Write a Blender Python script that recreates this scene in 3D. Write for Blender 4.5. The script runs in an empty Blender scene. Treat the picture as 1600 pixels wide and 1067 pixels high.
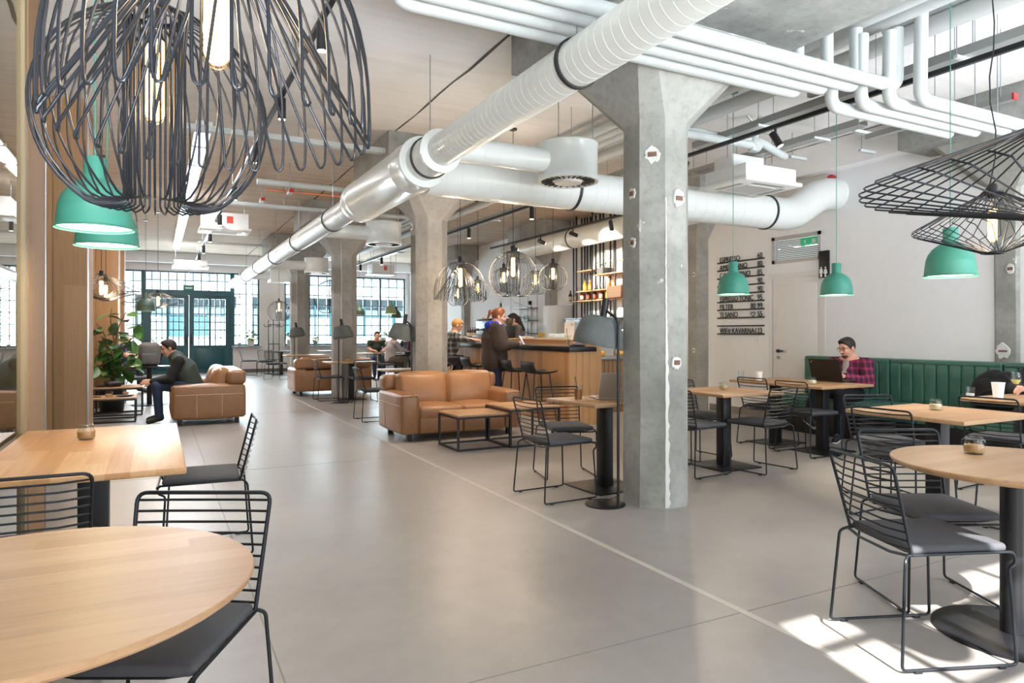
import bpy, math, random
import numpy as np
from mathutils import Vector, Matrix, Euler
random.seed(7)
sc = bpy.context.scene
PI = math.pi
# ------------------------------------------------------------------ camera, world, sun, daylight, exposure
cam_d = bpy.data.cameras.new('camera'); cam = bpy.data.objects.new('camera', cam_d)
sc.collection.objects.link(cam); sc.camera = cam
cam.location = (0, 0, 1.3); cam.rotation_euler = (PI/2, 0, math.radians(-27.48))
cam_d.sensor_width = 36; cam_d.lens = 24.0; cam_d.shift_y = -0.0084
cam_d.clip_start = 0.02; cam_d.clip_end = 300
sc.view_settings.view_transform = 'Standard'; sc.view_settings.look = 'None'
sc.view_settings.gamma = 1; sc.view_settings.use_curve_mapping = False
sc.view_settings.exposure = 0.46
W = bpy.data.worlds.new('world'); sc.world = W; W.use_nodes = True
W.node_tree.nodes['Background'].inputs[0].default_value = (0.80, 0.90, 1.0, 1)
W.node_tree.nodes['Background'].inputs[1].default_value = 0.8
def light(kind, name, loc, energy, color=(1, 1, 1), direction=None, **kw):
    d = bpy.data.lights.new(name, kind); d.energy = energy; d.color = color
    for k, v in kw.items(): setattr(d, k, v)
    o = bpy.data.objects.new(name, d); sc.collection.objects.link(o); o.location = loc
    if direction is not None: o.rotation_euler = Vector(direction).to_track_quat('-Z', 'Y').to_euler()
    return o
light('SUN', 'sun', (0, -20, 20), 17.0, (1.0, 0.97, 0.93), (0.22, 1, -0.93), angle=0.009)
light('AREA', 'daylight_back_window', (3.1, -1.97, 2.0), 84, (0.84, 0.92, 1.0), (0, 1, 0.25), shape='RECTANGLE', size=3.2, size_y=3.0)
light('AREA', 'daylight_back_window', (-0.9, -1.97, 2.0), 46, (0.84, 0.92, 1.0), (0.15, 1, 0.25), shape='RECTANGLE', size=2.4, size_y=3.0)
light('AREA', 'daylight_back_window', (6.6, -1.97, 2.0), 150, (0.84, 0.92, 1.0), (0, 1, 0.25), shape='RECTANGLE', size=2.6, size_y=3.0)
for (x_, e_) in ((-0.9, 165), (3.1, 46), (6.6, 62)):      # uplights added at the back windows to brighten the ceiling
    light('AREA', 'pavement_bounce', (x_, -1.97, 0.8), e_*1.2, (0.92, 0.96, 1.0), (0, 1, 0.62), shape='RECTANGLE', size=2.4, size_y=0.8, spread=1.15)
light('AREA', 'daylight_door', (1.0, 24.62, 2.0), 500, (0.84, 0.93, 1.0), (0, -1, 0.06), shape='RECTANGLE', size=3.6, size_y=2.4)
light('AREA', 'daylight_far_window', (6.0, 24.62, 2.0), 380, (0.84, 0.93, 1.0), (0, -1, 0.06), shape='RECTANGLE', size=4.0, size_y=2.4)

# ------------------------------------------------------------------ materials
def lin(c):
    if isinstance(c, str):
        c = tuple(int(c[i:i+2], 16)/255 for i in (0, 2, 4))
    return tuple((x/12.92 if x <= 0.04045 else ((x+0.055)/1.055)**2.4) for x in c[:3])+(1,)
class NT:
    def __init__(s, name):
        s.m = bpy.data.materials.new(name); s.m.use_nodes = True
        s.n = s.m.node_tree.nodes; s.l = s.m.node_tree.links; s.b = s.n['Principled BSDF']
    def node(s, t, **kw):
        x = s.n.new(t)
        for k, v in kw.items():
            if k.startswith('i_'):
                kk = k[2:]; kk = int(kk) if kk.isdigit() else kk.replace('_', ' ')
                x.inputs[kk].default_value = v
            else: setattr(x, k, v)
        return x
    def link(s, a, ao, b, bi): s.l.new(a.outputs[ao], b.inputs[bi])
    def coords(s, scale=(1, 1, 1)):
        t = s.node('ShaderNodeTexCoord'); m = s.node('ShaderNodeMapping'); m.inputs['Scale'].default_value = scale
        s.link(t, 'Object', m, 'Vector'); return m
    def noise(s, scale, detail=4, co=None, rough=0.55):
        x = s.node('ShaderNodeTexNoise', i_Scale=scale, i_Detail=detail, i_Roughness=rough)
        s.link(co or s.coords(), 'Vector', x, 'Vector'); return x
    def ramp(s, src, out, stops):
        r = s.node('ShaderNodeValToRGB'); e = r.color_ramp.elements
        while len(e) < len(stops): e.new(0.5)
        for k, (p, c) in enumerate(stops): e[k].position = p; e[k].color = lin(c) if not isinstance(c, float) else (c, c, c, 1)
        s.link(src, out, r, 'Fac'); return r
    def mix(s, a, b, fac, mode='MIX'):
        x = s.node('ShaderNodeMix', data_type='RGBA', blend_type=mode)
        for i, v in ((0, fac), (6, a), (7, b)):
            if isinstance(v, tuple) and hasattr(v[0], 'outputs'): s.l.new(v[0].outputs[v[1]], x.inputs[i])
            else: x.inputs[i].default_value = v
        return x
    def bump(s, src, out, strength=0.2, dist=0.01):
        b = s.node('ShaderNodeBump', i_Strength=strength, i_Distance=dist)
        s.link(src, out, b, 'Height'); s.link(b, 'Normal', s.b, 'Normal')
MATS = {}
def flat(name, col, rough=0.5, metal=0.0, vary=0.0, spec=0.5, emit=None, estr=0, bump=0, bscale=200, alpha=None, coat=0):
    if name in MATS: return MATS[name]
    t = NT(name); b = t.b; c = lin(col)
    b.inputs['Base Color'].default_value = c; b.inputs['Roughness'].default_value = rough
    b.inputs['Metallic'].default_value = metal; b.inputs['Specular IOR Level'].default_value = spec
    if coat: b.inputs['Coat Weight'].default_value = coat
    n = t.noise(9 if vary else bscale, 5)
    lo = tuple(x*(1-vary) for x in c[:3])+(1,); hi = tuple(min(1, x*(1+vary)) for x in c[:3])+(1,)
    if vary:
        x = t.mix(lo, hi, (n, 'Fac')); t.link(x, 2, b, 'Base Color')
    if bump:
        n2 = t.noise(bscale, 3); t.bump(n2, 'Fac', bump, 0.004)
    if emit: b.inputs['Emission Color'].default_value = lin(emit); b.inputs['Emission Strength'].default_value = estr
    MATS[name] = t.m; return t.m
def wood(name, cols, stave=0.07, axis='X', rough=0.42, along=1.2, grain=1.0, length=0.9):
    if name in MATS: return MATS[name]
    t = NT(name); tc = t.node('ShaderNodeTexCoord'); sp = t.node('ShaderNodeSeparateXYZ'); t.link(tc, 'Object', sp, 0)
    al, ac = {'X': ('X', 'Y'), 'Y': ('Y', 'X'), 'Z': ('Z', 'X')}[axis]
    d = t.node('ShaderNodeMath', operation='DIVIDE'); d.inputs[1].default_value = stave; t.link(sp, ac, d, 0)
    if axis == 'Z':
        ad = t.node('ShaderNodeMath', operation='ADD'); t.link(sp, 'X', ad, 0); t.link(sp, 'Y', ad, 1); t.link(ad, 0, d, 0)
    f = t.node('ShaderNodeMath', operation='FLOOR'); t.link(d, 0, f, 0)
    wn0 = t.node('ShaderNodeTexWhiteNoise', noise_dimensions='1D'); t.link(f, 0, wn0, 'W')
    e = t.node('ShaderNodeMath', operation='DIVIDE'); e.inputs[1].default_value = length; t.link(sp, al, e, 0)
    e2 = t.node('ShaderNodeMath', operation='ADD'); t.link(e, 0, e2, 0); t.link(wn0, 'Value', e2, 1)
    f2 = t.node('ShaderNodeMath', operation='FLOOR'); t.link(e2, 0, f2, 0)
    g = t.node('ShaderNodeMath', operation='MULTIPLY_ADD'); g.inputs[1].default_value = 17.3; t.link(f2, 0, g, 0); t.link(f, 0, g, 2)
    wn = t.node('ShaderNodeTexWhiteNoise', noise_dimensions='1D'); t.link(g, 0, wn, 'W')
    base = t.ramp(wn, 'Value', [(0, cols[0]), (0.5, cols[1]), (1, cols[2])])
    sc_ = {'X': (along, 26, 26), 'Y': (26, along, 26), 'Z': (26, 26, along)}[axis]
    mp = t.node('ShaderNodeMapping'); mp.inputs['Scale'].default_value = sc_; t.link(tc, 'Object', mp, 'Vector')
    off = t.node('ShaderNodeVectorMath', operation='ADD'); t.link(mp, 0, off, 0); t.link(wn, 'Color', off, 1)
    n = t.node('ShaderNodeTexNoise', i_Scale=2.2, i_Detail=6.0, i_Roughness=0.6); t.link(off, 0, n, 'Vector'); n.inputs['Distortion'].default_value = 0.6
    r = t.ramp(n, 'Fac', [(0.3, 0.62), (0.5, 0.9), (0.75, 1.0)])
    mx = t.mix((base, 'Color'), (r, 'Color'), 0.55*grain, 'MULTIPLY'); t.link(mx, 2, t.b, 'Base Color')
    t.b.inputs['Roughness'].default_value = rough; t.bump(n, 'Fac', 0.06, 0.002)
    MATS[name] = t.m; return t.m
def concrete(name, a, b, c, scale=2.0, rough=0.8, plaster=None, pth=0.62, bump=0.35, stretch=(1, 1, 1)):
    t = NT(name); co = t.coords(stretch)
    n1 = t.noise(scale, 8, co, 0.62); n2 = t.noise(scale*9, 6, co, 0.7)
    r1 = t.ramp(n1, 'Fac', [(0.3, a), (0.5, b), (0.7, c)])
    r2 = t.ramp(n2, 'Fac', [(0.32, 0.70), (0.5, 0.95), (0.7, 1.0)])
    m = t.mix((r1, 'Color'), (r2, 'Color'), 0.7, 'MULTIPLY'); out = (m, 2)
    if plaster:
        n3 = t.noise(scale*1.7, 7, t.coords(tuple(s*0.9+0.13 for s in stretch)), 0.65)
        r3 = t.ramp(n3, 'Fac', [(pth, 0.0), (pth+0.025, 1.0)])
        m2 = t.mix(out, lin(plaster), (r3, 'Color')); out = (m2, 2)
    t.l.new(out[0].outputs[out[1]], t.b.inputs['Base Color']); t.b.inputs['Roughness'].default_value = rough
    t.bump(n2, 'Fac', bump, 0.008); MATS[name] = t.m; return t.m
M = {}
M['white'] = flat('white_paint', 'E9E7E6', 0.6, vary=0.03)
M['wall'] = flat('white_wall_plaster', 'EEEFF1', 0.75, vary=0.035, bump=0.08, bscale=60)
M['door'] = flat('white_door_paint', 'E4E3E2', 0.6, vary=0.02)
M['black'] = flat('black_powder_coat', '1B1C20', 0.38, 0.2, vary=0.12)
M['wire'] = flat('dark_wire', '22262C', 0.35, 0.5, vary=0.1)
M['cage'] = flat('graphite_wire', '20242B', 0.42, 0.5, vary=0.1)
M['cushion'] = flat('charcoal_cushion', '4A4B50', 0.85, vary=0.1, bump=0.25, bscale=500)
M['teal'] = flat('teal_paint', '0F4A52', 0.35, vary=0.1)
M['green'] = flat('green_silicone', '3E8A78', 0.55, vary=0.04)
M['dkgreen'] = flat('dark_green_silicone', '3A4F45', 0.5, vary=0.06)
M['olive'] = flat('olive_silicone', '9AA878', 0.5, vary=0.06)
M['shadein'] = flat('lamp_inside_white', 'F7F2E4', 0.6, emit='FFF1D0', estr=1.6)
M['duct'] = flat('white_duct_enamel', 'DCE1DE', 0.32, 0.0, vary=0.02, coat=0.2)
M['ductm'] = flat('galvanised_duct', 'BFC1BE', 0.34, 0.45, vary=0.04)
M['ring'] = flat('black_clamp_ring', '26282A', 0.5)
M['pipe'] = flat('white_pipe_insulation', 'BAC0C0', 0.55, vary=0.02)
M['tray'] = flat('galvanised_tray', 'A9ABAA', 0.4, 0.6, vary=0.08)
M['metal'] = flat('zinc_steel', 'A0A5AA', 0.35, 0.8, vary=0.06)
M['copper'] = flat('copper_pipe', 'D98A62', 0.35, 0.8, vary=0.1)
M['red'] = flat('red_plastic', 'B01822', 0.3, vary=0.05)
M['sticker'] = flat('red_sticker', 'D2452C', 0.5)
M['grille'] = flat('dark_slot', '2B2622', 0.8)
M['acwhite'] = flat('ac_white_plastic', 'E8EAE8', 0.45, vary=0.02)
M['bulb'] = flat('filament_glow', 'FFE2A8', 0.3, emit='FFBE68', estr=13)
M['ledstrip'] = flat('led_panel_glow', 'F4F8FF', 0.3, emit='E8F1FF', estr=2.6)
M['spotlens'] = flat('spot_lens_glow', 'FFF2DC', 0.3, emit='FFE3B8', estr=14)
M['leather'] = None
def leather(name, a, b):
    t = NT(name); n = t.noise(3.0, 6, None, 0.6); r = t.ramp(n, 'Fac', [(0.3, a), (0.7, b)])
    t.link(r, 'Color', t.b, 'Base Color'); t.b.inputs['Roughness'].default_value = 0.36
    n2 = t.noise(14, 5, None, 0.65); t.bump(n2, 'Fac', 0.28, 0.012); MATS[name] = t.m; return t.m
M['leather'] = leather('tan_leather', '8A6140', '9C7350')
M['leatherc'] = leather('tan_leather_cushion', '8F6542', 'A27650')
M['stitch'] = flat('pale_stitching', 'D8B88C', 0.7)
M['bench'] = leather('green_leather', '38645A', '437264')
M['felt'] = flat('grey_felt', '666D6C', 0.95, vary=0.35, bump=0.5, bscale=120)
M['oak'] = wood('oak_tabletop', ['A8825C', 'B08B65', 'B99570'], 0.075, 'X', length=3.0)
M['oaky'] = wood('oak_tabletop_lengthwise', ['B58453', 'C29463', 'CDA272'], 0.09, 'Y')
M['oakbar'] = wood('oak_bar_board', ['A87A4E', 'BC8D5E', 'C99C6E'], 5.0, 'Z', 0.5, 1.0, length=9)
M['oakbar2'] = wood('oak_bar_board_dark', ['98693F', 'A9794D', 'B5865A'], 5.0, 'Z', 0.5, 1.0, length=9)
M['oakclad'] = wood('oak_cladding', ['9A7652', 'A17D59', 'A88562'], 0.6, 'Z', 0.75, 0.8, length=9)
M['oakshelf'] = wood('oak_shelf', ['C08A50', 'CE9A5E', 'D6A66C'], 0.3, 'Y', 0.5)
M['concrete'] = concrete('raw_concrete_column', '83847F', '9C9D97', 'B2B4AE', 1.6, plaster='D3D5D1', pth=0.66)
M['concretew'] = concrete('raw_concrete_column_warm', '8C8A85', '9E9C97', 'AFADA8', 1.6, plaster='CCCAC5', pth=0.68)
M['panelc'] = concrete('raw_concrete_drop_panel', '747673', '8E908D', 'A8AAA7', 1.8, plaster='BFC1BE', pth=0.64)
M['brick'] = flat('exposed_brick', '7C5F50', 0.9, vary=0.25, bump=0.5, bscale=60)
M['plasterpatch'] = flat('white_filler', 'D6D6D2', 0.8, vary=0.03, bump=0.3, bscale=40)
def floor_mat():
    t = NT('polished_concrete_floor'); n1 = t.noise(0.55, 7, None, 0.6); n2 = t.noise(7, 7, None, 0.65)
    r1 = t.ramp(n1, 'Fac', [(0.32, '8D8884'), (0.5, '98938F'), (0.68, 'A39E9A')])
    r2 = t.ramp(n2, 'Fac', [(0.3, 0.86), (0.6, 1.0)])
    m = t.mix((r1, 'Color'), (r2, 'Color'), 0.6, 'MULTIPLY'); t.link(m, 2, t.b, 'Base Color')
    rr = t.ramp(n1, 'Fac', [(0.3, 0.30), (0.7, 0.42)]); t.link(rr, 'Color', t.b, 'Roughness')
    t.b.inputs['Specular IOR Level'].default_value = 0.45
    return t.m
M['floor'] = floor_mat()
M['joint'] = flat('floor_joint_filler', 'B3ADA6', 0.5, vary=0.08)
M['hair_line'] = flat('floor_hairline', '7E7A74', 0.6)
def ceil_mat():
    t = NT('whitewashed_board_marked_concrete'); co = t.coords((0.35, 5.0, 1))
    n1 = t.noise(1.6, 7, co, 0.65); n2 = t.noise(1.1, 6, None, 0.6)
    r1 = t.ramp(n1, 'Fac', [(0.3, 'DFDEDD'), (0.52, 'E6E5E4'), (0.72, 'EBEAE9')])
    # far bays go tan: thinner whitewash, partly warm lamp light put into the colour
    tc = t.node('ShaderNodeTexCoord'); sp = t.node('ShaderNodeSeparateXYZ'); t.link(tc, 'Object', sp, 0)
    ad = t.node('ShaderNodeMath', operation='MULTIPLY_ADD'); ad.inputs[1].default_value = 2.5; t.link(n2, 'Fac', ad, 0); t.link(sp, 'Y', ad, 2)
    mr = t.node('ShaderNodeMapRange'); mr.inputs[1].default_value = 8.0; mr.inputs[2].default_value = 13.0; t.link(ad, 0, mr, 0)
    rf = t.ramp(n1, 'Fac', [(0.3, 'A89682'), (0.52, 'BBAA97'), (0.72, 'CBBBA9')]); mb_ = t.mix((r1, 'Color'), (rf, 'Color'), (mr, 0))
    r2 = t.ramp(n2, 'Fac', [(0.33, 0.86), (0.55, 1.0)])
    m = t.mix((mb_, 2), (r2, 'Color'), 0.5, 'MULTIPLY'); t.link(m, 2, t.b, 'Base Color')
    t.b.inputs['Roughness'].default_value = 0.85; t.bump(n1, 'Fac', 0.3, 0.008); return t.m
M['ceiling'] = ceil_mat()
M['crack'] = flat('ceiling_crack', '55524E', 0.9)
def glass_mat(name, tint=(1, 1, 1, 1), gloss=0.12, rough=0.0):
    t = NT(name); out = t.n['Material Output']; tr = t.node('ShaderNodeBsdfTransparent'); tr.inputs[0].default_value = tint
    gl = t.node('ShaderNodeBsdfGlossy'); gl.inputs['Roughness'].default_value = rough
    lw = t.node('ShaderNodeLayerWeight', i_Blend=0.5); mx = t.node('ShaderNodeMixShader')
    pw = t.node('ShaderNodeMath', operation='POWER'); pw.inputs[1].default_value = 3.5; t.link(lw, 'Facing', pw, 0)
    ml = t.node('ShaderNodeMath', operation='MULTIPLY_ADD'); ml.inputs[1].default_value = min(0.9, gloss*3.2); ml.inputs[2].default_value = gloss*0.35; t.link(pw, 0, ml, 0); t.link(ml, 0, mx, 0); t.link(tr, 0, mx, 1); t.link(gl, 0, mx, 2); t.link(mx, 0, out, 'Surface'); return t.m
M['pane'] = glass_mat('window_glass', (0.93, 0.97, 0.98, 1), 0.08)
M['screen'] = glass_mat('partition_glass', (0.72, 0.70, 0.60, 1), 0.42)
M['glass'] = glass_mat('clear_glass', (0.95, 0.97, 0.97, 1), 0.10)
M['bulbglass'] = glass_mat('amber_bulb_glass', (1.0, 0.94, 0.82, 1), 0.06)

# ------------------------------------------------------------------ mesh helpers
class MB:
    def __init__(s): s.v = []; s.f = []
    def add(s, v, f):
        o = len(s.v); s.v.extend([tuple(p) for p in v]); s.f.extend([tuple(i+o for i in q) for q in f]); return s
    def box(s, x0, x1, y0, y1, z0, z1, b=0.0):
        if b <= 0:
            v = [(x, y, z) for x in (x0, x1) for y in (y0, y1) for z in (z0, z1)]
            return s.add(v, [(0, 1, 3, 2), (4, 6, 7, 5), (0, 4, 5, 1), (2, 3, 7, 6), (0, 2, 6, 4), (1, 5, 7, 3)])
        v, f = rounded(x1-x0, y1-y0, z1-z0, b, 1); c = ((x0+x1)/2, (y0+y1)/2, (z0+z1)/2)
        return s.add([(p[0]+c[0], p[1]+c[1], p[2]+c[2]) for p in v], f)
    def cyl(s, c, r, h, n=16, r2=None, axis=2):
        r2 = r if r2 is None else r2
        prof = [(0, 0), (r, 0), (r2, h), (0, h)]
        t = MB(); t.lathe(prof, n)
        if axis == 2: vv = [(c[0]+p[0], c[1]+p[1], c[2]+p[2]) for p in t.v]
        elif axis == 0: vv = [(c[0]+p[2], c[1]+p[0], c[2]+p[1]) for p in t.v]
        else: vv = [(c[0]+p[1], c[1]+p[2], c[2]+p[0]) for p in t.v]
        return s.add(vv, t.f)
    def lathe(s, prof, n=24, c=(0, 0, 0)):
        v = []; f = []; m = len(prof)
        for k in range(n):
            a = 2*PI*k/n
            for (r, z) in prof: v.append((c[0]+r*math.cos(a), c[1]+r*math.sin(a), c[2]+z))
        for k in range(n):
            k2 = (k+1) % n
            for j in range(m-1):
                a, b_, c_, d = k*m+j, k2*m+j, k2*m+j+1, k*m+j+1
                if prof[j][0] < 1e-9 and prof[j+1][0] < 1e-9: continue
                if prof[j][0] < 1e-9: f.append((a, c_, d))
                elif prof[j+1][0] < 1e-9: f.append((a, b_, c_))
                else: f.append((a, b_, c_, d))
        return s.add(v, f)
    def tube(s, path, r, n=8, closed=False, caps=True):
        P = [Vector(p) for p in path]; N = len(P); fr = []
        R = r if isinstance(r, (list, tuple)) else [r]*N
        T = []
        for i in range(N):
            if closed: t = (P[(i+1) % N]-P[i]).normalized()+(P[i]-P[i-1]).normalized()
            elif i == 0: t = P[1]-P[0]
            elif i == N-1: t = P[-1]-P[-2]
            else: t = (P[i+1]-P[i]).normalized()+(P[i]-P[i-1]).normalized()
            T.append(t.normalized() if t.length > 1e-9 else Vector((0, 0, 1)))
        u = Vector((0, 0, 1)) if abs(T[0].z) < 0.9 else Vector((1, 0, 0))
        u = (u-T[0]*u.dot(T[0])).normalized(); v = []
        for i in range(N):
            if i: u = (u-T[i]*u.dot(T[i])); u = u.normalized() if u.length > 1e-6 else T[i].orthogonal().normalized()
            w = T[i].cross(u)
            for k in range(n):
                a = 2*PI*k/n; v.append(tuple(P[i]+(u*math.cos(a)+w*math.sin(a))*R[i]))
        f = []
        for i in range(N if closed else N-1):
            j = (i+1) % N
            for k in range(n): f.append((i*n+k, i*n+(k+1) % n, j*n+(k+1) % n, j*n+k))
        if caps and not closed: f.append(tuple(range(n-1, -1, -1))); f.append(tuple((N-1)*n+k for k in range(n)))
        return s.add(v, f)
    def prism(s, poly, z0, z1):
        n = len(poly); v = [(x, y, z0) for x, y in poly]+[(x, y, z1) for x, y in poly]
        return s.add(v, [tuple(range(n-1, -1, -1)), tuple(range(n, 2*n))]+[(i, (i+1) % n, n+(i+1) % n, n+i) for i in range(n)])
    def sphere(s, c, r, n=12, m=8):
        r = r if isinstance(r, (tuple, list)) else (r, r, r)
        t = MB(); t.lathe([(math.sin(PI*j/m), -math.cos(PI*j/m)) if 0 < j < m else (0, -math.cos(PI*j/m)) for j in range(m+1)], n)
        return s.add([(c[0]+p[0]*r[0], c[1]+p[1]*r[1], c[2]+p[2]*r[2]) for p in t.v], t.f)
    def xf(s, mat):
        s.v = [tuple(mat @ Vector(p)) for p in s.v]; return s
    def mesh(s, name, mat, smooth=True, sharp=40):
        me = bpy.data.meshes.new(name); me.from_pydata(s.v, [], s.f); me.update()
        if mat: me.materials.append(mat)
        if smooth and s.f:
            me.polygons.foreach_set('use_smooth', [True]*len(me.polygons))
            try: me.set_sharp_from_angle(angle=math.radians(sharp))
            except Exception: pass
        return me
    def obj(s, name, mat, parent=None, loc=(0, 0, 0), rot=(0, 0, 0), smooth=True, sharp=40):
        return link(name, s.mesh(name, mat, smooth, sharp), parent, loc, rot)
KIDS = {}
def adopt(o, parent):
    o.parent = parent; KIDS.setdefault(parent.name, []).append(o); return o
def link(name, me, parent=None, loc=(0, 0, 0), rot=(0, 0, 0)):
    o = bpy.data.objects.new(name, me); sc.collection.objects.link(o); o.location = loc; o.rotation_euler = rot
    if parent is not None: adopt(o, parent)
    return o
def rounded(sx, sy, sz, r, n=3, bulge=(0, 0, 0)):
    """rounded box, n grid steps in each rounded corner; bulge swells the x, y, z faces"""
    h = (sx/2, sy/2, sz/2); r = min(r, h[0]*0.999, h[1]*0.999, h[2]*0.999)
    big = max(bulge) > 0
    def ticks(hh):
        a = [-hh+r*(1-math.cos(PI/2*i/n)) for i in range(n+1)] if n > 1 else [-hh, -hh+r]
        mid = [(-hh+r)+(2*hh-2*r)*k/6 for k in range(1, 6)] if big else []
        return a+mid+[-x for x in reversed(a)]
    tx = [ticks(x) for x in h]; idx = {}; v = []; f = []
    def vert(p):
        k = tuple(round(x, 5) for x in p)
        if k not in idx:
            q = [max(-(h[i]-r), min(h[i]-r, p[i])) for i in range(3)]; d = [p[i]-q[i] for i in range(3)]
            L = math.sqrt(sum(x*x for x in d)); o = [q[i]+(d[i]/L*r if L > 1e-9 else 0) for i in range(3)]
            if big:
                for i in range(3):
                    j, k2 = (i+1) % 3, (i+2) % 3
                    o[i] += bulge[i]*(p[i]/h[i])*max(0, 1-(p[j]/h[j])**2)*max(0, 1-(p[k2]/h[k2])**2)
            idx[k] = len(v); v.append(tuple(o))
        return idx[k]
    for ax in range(3):
        a, b = (ax+1) % 3, (ax+2) % 3
        for sgn in (-1, 1):
            for i in range(len(tx[a])-1):
                for j in range(len(tx[b])-1):
                    q = []
                    for (ii, jj) in ((i, j), (i+1, j), (i+1, j+1), (i, j+1)):
                        p = [0, 0, 0]; p[ax] = sgn*h[ax]; p[a] = tx[a][ii]; p[b] = tx[b][jj]; q.append(vert(p))
                    if sgn < 0: q.reverse()
                    if len(set(q)) >= 3: f.append(tuple(dict.fromkeys(q)))
    return v, f
def pillow(sx, sy, sz, r, c=(0, 0, 0), n=4, bulge=(0, 0, 0)):
    v, f = rounded(sx, sy, sz, r, n, bulge); return MB().add([(p[0]+c[0], p[1]+c[1], p[2]+c[2]) for p in v], f)
def fillet(pts, r, n=4, closed=False):
    P = [Vector(p) for p in pts]; out = []; N = len(P)
    for i in range(N):
        if not closed and i in (0, N-1): out.append(P[i]); continue
        a, b, c = P[i-1], P[i], P[(i+1) % N]; u = (a-b); w = (c-b)
        rr = min(r, u.length*0.49, w.length*0.49); p0 = b+u.normalized()*rr; p1 = b+w.normalized()*rr
        for k in range(n+1):
            t = k/n; out.append(p0*(1-t)**2+b*2*t*(1-t)+p1*t*t)
    return out
def empty(name, loc=(0, 0, 0), rz=0.0):
    o = bpy.data.objects.new(name, None); sc.collection.objects.link(o); o.location = loc; o.rotation_euler = (0, 0, rz)
    o.empty_display_size = 0.05; return o
def tag(o, label=None, cat=None, group=None, kind=None):
    if label: o['label'] = label
    if cat: o['category'] = cat
    if group: o['group'] = group
    if kind: o['kind'] = kind
    return o
def thing(name, label, cat, loc=(0, 0, 0), rz=0.0, group=None): return tag(empty(name, loc, rz), label, cat, group)
def struct(name, mb, mat, smooth=False, **kw):
    o = mb.obj(name, mat, smooth=smooth, **kw); o['kind'] = 'structure'; return o
def dup(root, loc=None, rz=None, label=None, group=None, scale=None):
    def cp(o, parent):
        c = o.copy(); sc.collection.objects.link(c)
        if parent is not None: adopt(c, parent)
        for ch in KIDS.get(o.name, []): cp(ch, c)
        return c
    r = cp(root, None)
    if loc is not None: r.location = loc
    if rz is not None: r.rotation_euler = (0, 0, rz)
    if label: r['label'] = label
    if group: r['group'] = group
    if scale: r.scale = (scale,)*3
    return r
def face(fx, fy): return math.atan2(-fx, fy)      # turn that points local +Y along (fx, fy)
# ------------------------------------------------------------------ the setting
H = 3.82; XR = 8.3; YF = 24.2; YB = -1.6; XL = -3.2; GX = -0.66
struct('floor', MB().box(XL-0.2, XR+0.3, YB-0.2, YF+0.2, -0.12, 0), M['floor'])
jn = MB().box(2.405, 2.445, YB, YF, -0.01, 0.0012)
struct('trim_floor_joint', jn, M['joint'])
for i, y in enumerate((2.32, 6.9, 11.6, 16.3)):
    struct('trim_floor_seam', MB().box(GX, XR, y, y+0.006, -0.01, 0.0008), M['hair_line'])
struct('trim_floor_seam', MB().box(0.42, 0.426, YB, YF, -0.01, 0.0008), M['hair_line'])
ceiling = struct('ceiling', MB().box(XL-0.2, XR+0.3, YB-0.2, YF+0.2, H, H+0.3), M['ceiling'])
for (x0, y0, x1, y1) in ((2.66, 1.0, 2.60, 24.0), (-0.35, 3.0, -0.42, 20.0), (7.75, 2.0, 7.8, 8.2)):
    pts = []; n = 60
    for k in range(n+1):
        t = k/n; pts.append((x0+(x1-x0)*t+random.uniform(-.012, .012), y0+(y1-y0)*t, H))
    mb = MB(); v = []; f = []
    for k, p in enumerate(pts):
        w = random.uniform(0.006, 0.018); v += [(p[0]-w, p[1], H-0.004), (p[0]+w, p[1], H-0.004)]
        if k: f.append((2*k-2, 2*k, 2*k+1, 2*k-1))
    mb.add(v, f); mb.obj('ceiling_crack', M['crack'], ceiling)
# right wall with a doorway
DY0, DY1, DZ = 6.52, 7.38, 2.12
wr = MB().box(XR, XR+0.25, YB, DY0, 0, H).box(XR, XR+0.25, DY1, YF, 0, H).box(XR, XR+0.25, DY0, DY1, DZ+0.62, H)
wr.box(XR, XR+0.25, DY0, DY1, DZ, DZ+0.22)
struct('wall_right', wr, M['wall'])
struct('baseboard_right', MB().box(XR-0.012, XR, DY1+0.05, 8.7, 0, 0.11).box(XR-0.012, XR, 9.3, 13.5, 0, 0.11), flat('grey_upstand', '8B857E', 0.5))
d1 = struct('door_1', MB().box(XR+0.006, XR+0.06, DY0, DY1, 0, DZ), M['door'])
MB().box(XR+0.001, XR+0.008, DY0+0.07, DY1-0.07, 0.03, DZ-0.1, 0.003).obj('door_panel', M['door'], d1)
fr = MB().box(XR-0.005, XR+0.07, DY0-0.07, DY0, 0, DZ+0.07).box(XR-0.005, XR+0.07, DY1, DY1+0.07, 0, DZ+0.07).box(XR-0.005, XR+0.07, DY0, DY1, DZ, DZ+0.07)
fr.obj('door_frame', M['door'], d1)
h = MB().cyl((XR-0.03, DY1-0.12, 1.03), 0.026, 0.045, 14, axis=0).box(XR-0.055, XR-0.04, DY1-0.24, DY1-0.11, 1.02, 1.04, 0.004)
h.obj('door_handle', M['black'], d1)
MB().cyl((XR-0.02, DY1-0.12, 0.93), 0.026, 0.035, 14, axis=0).obj('door_lock', M['tray'], d1)
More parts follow.
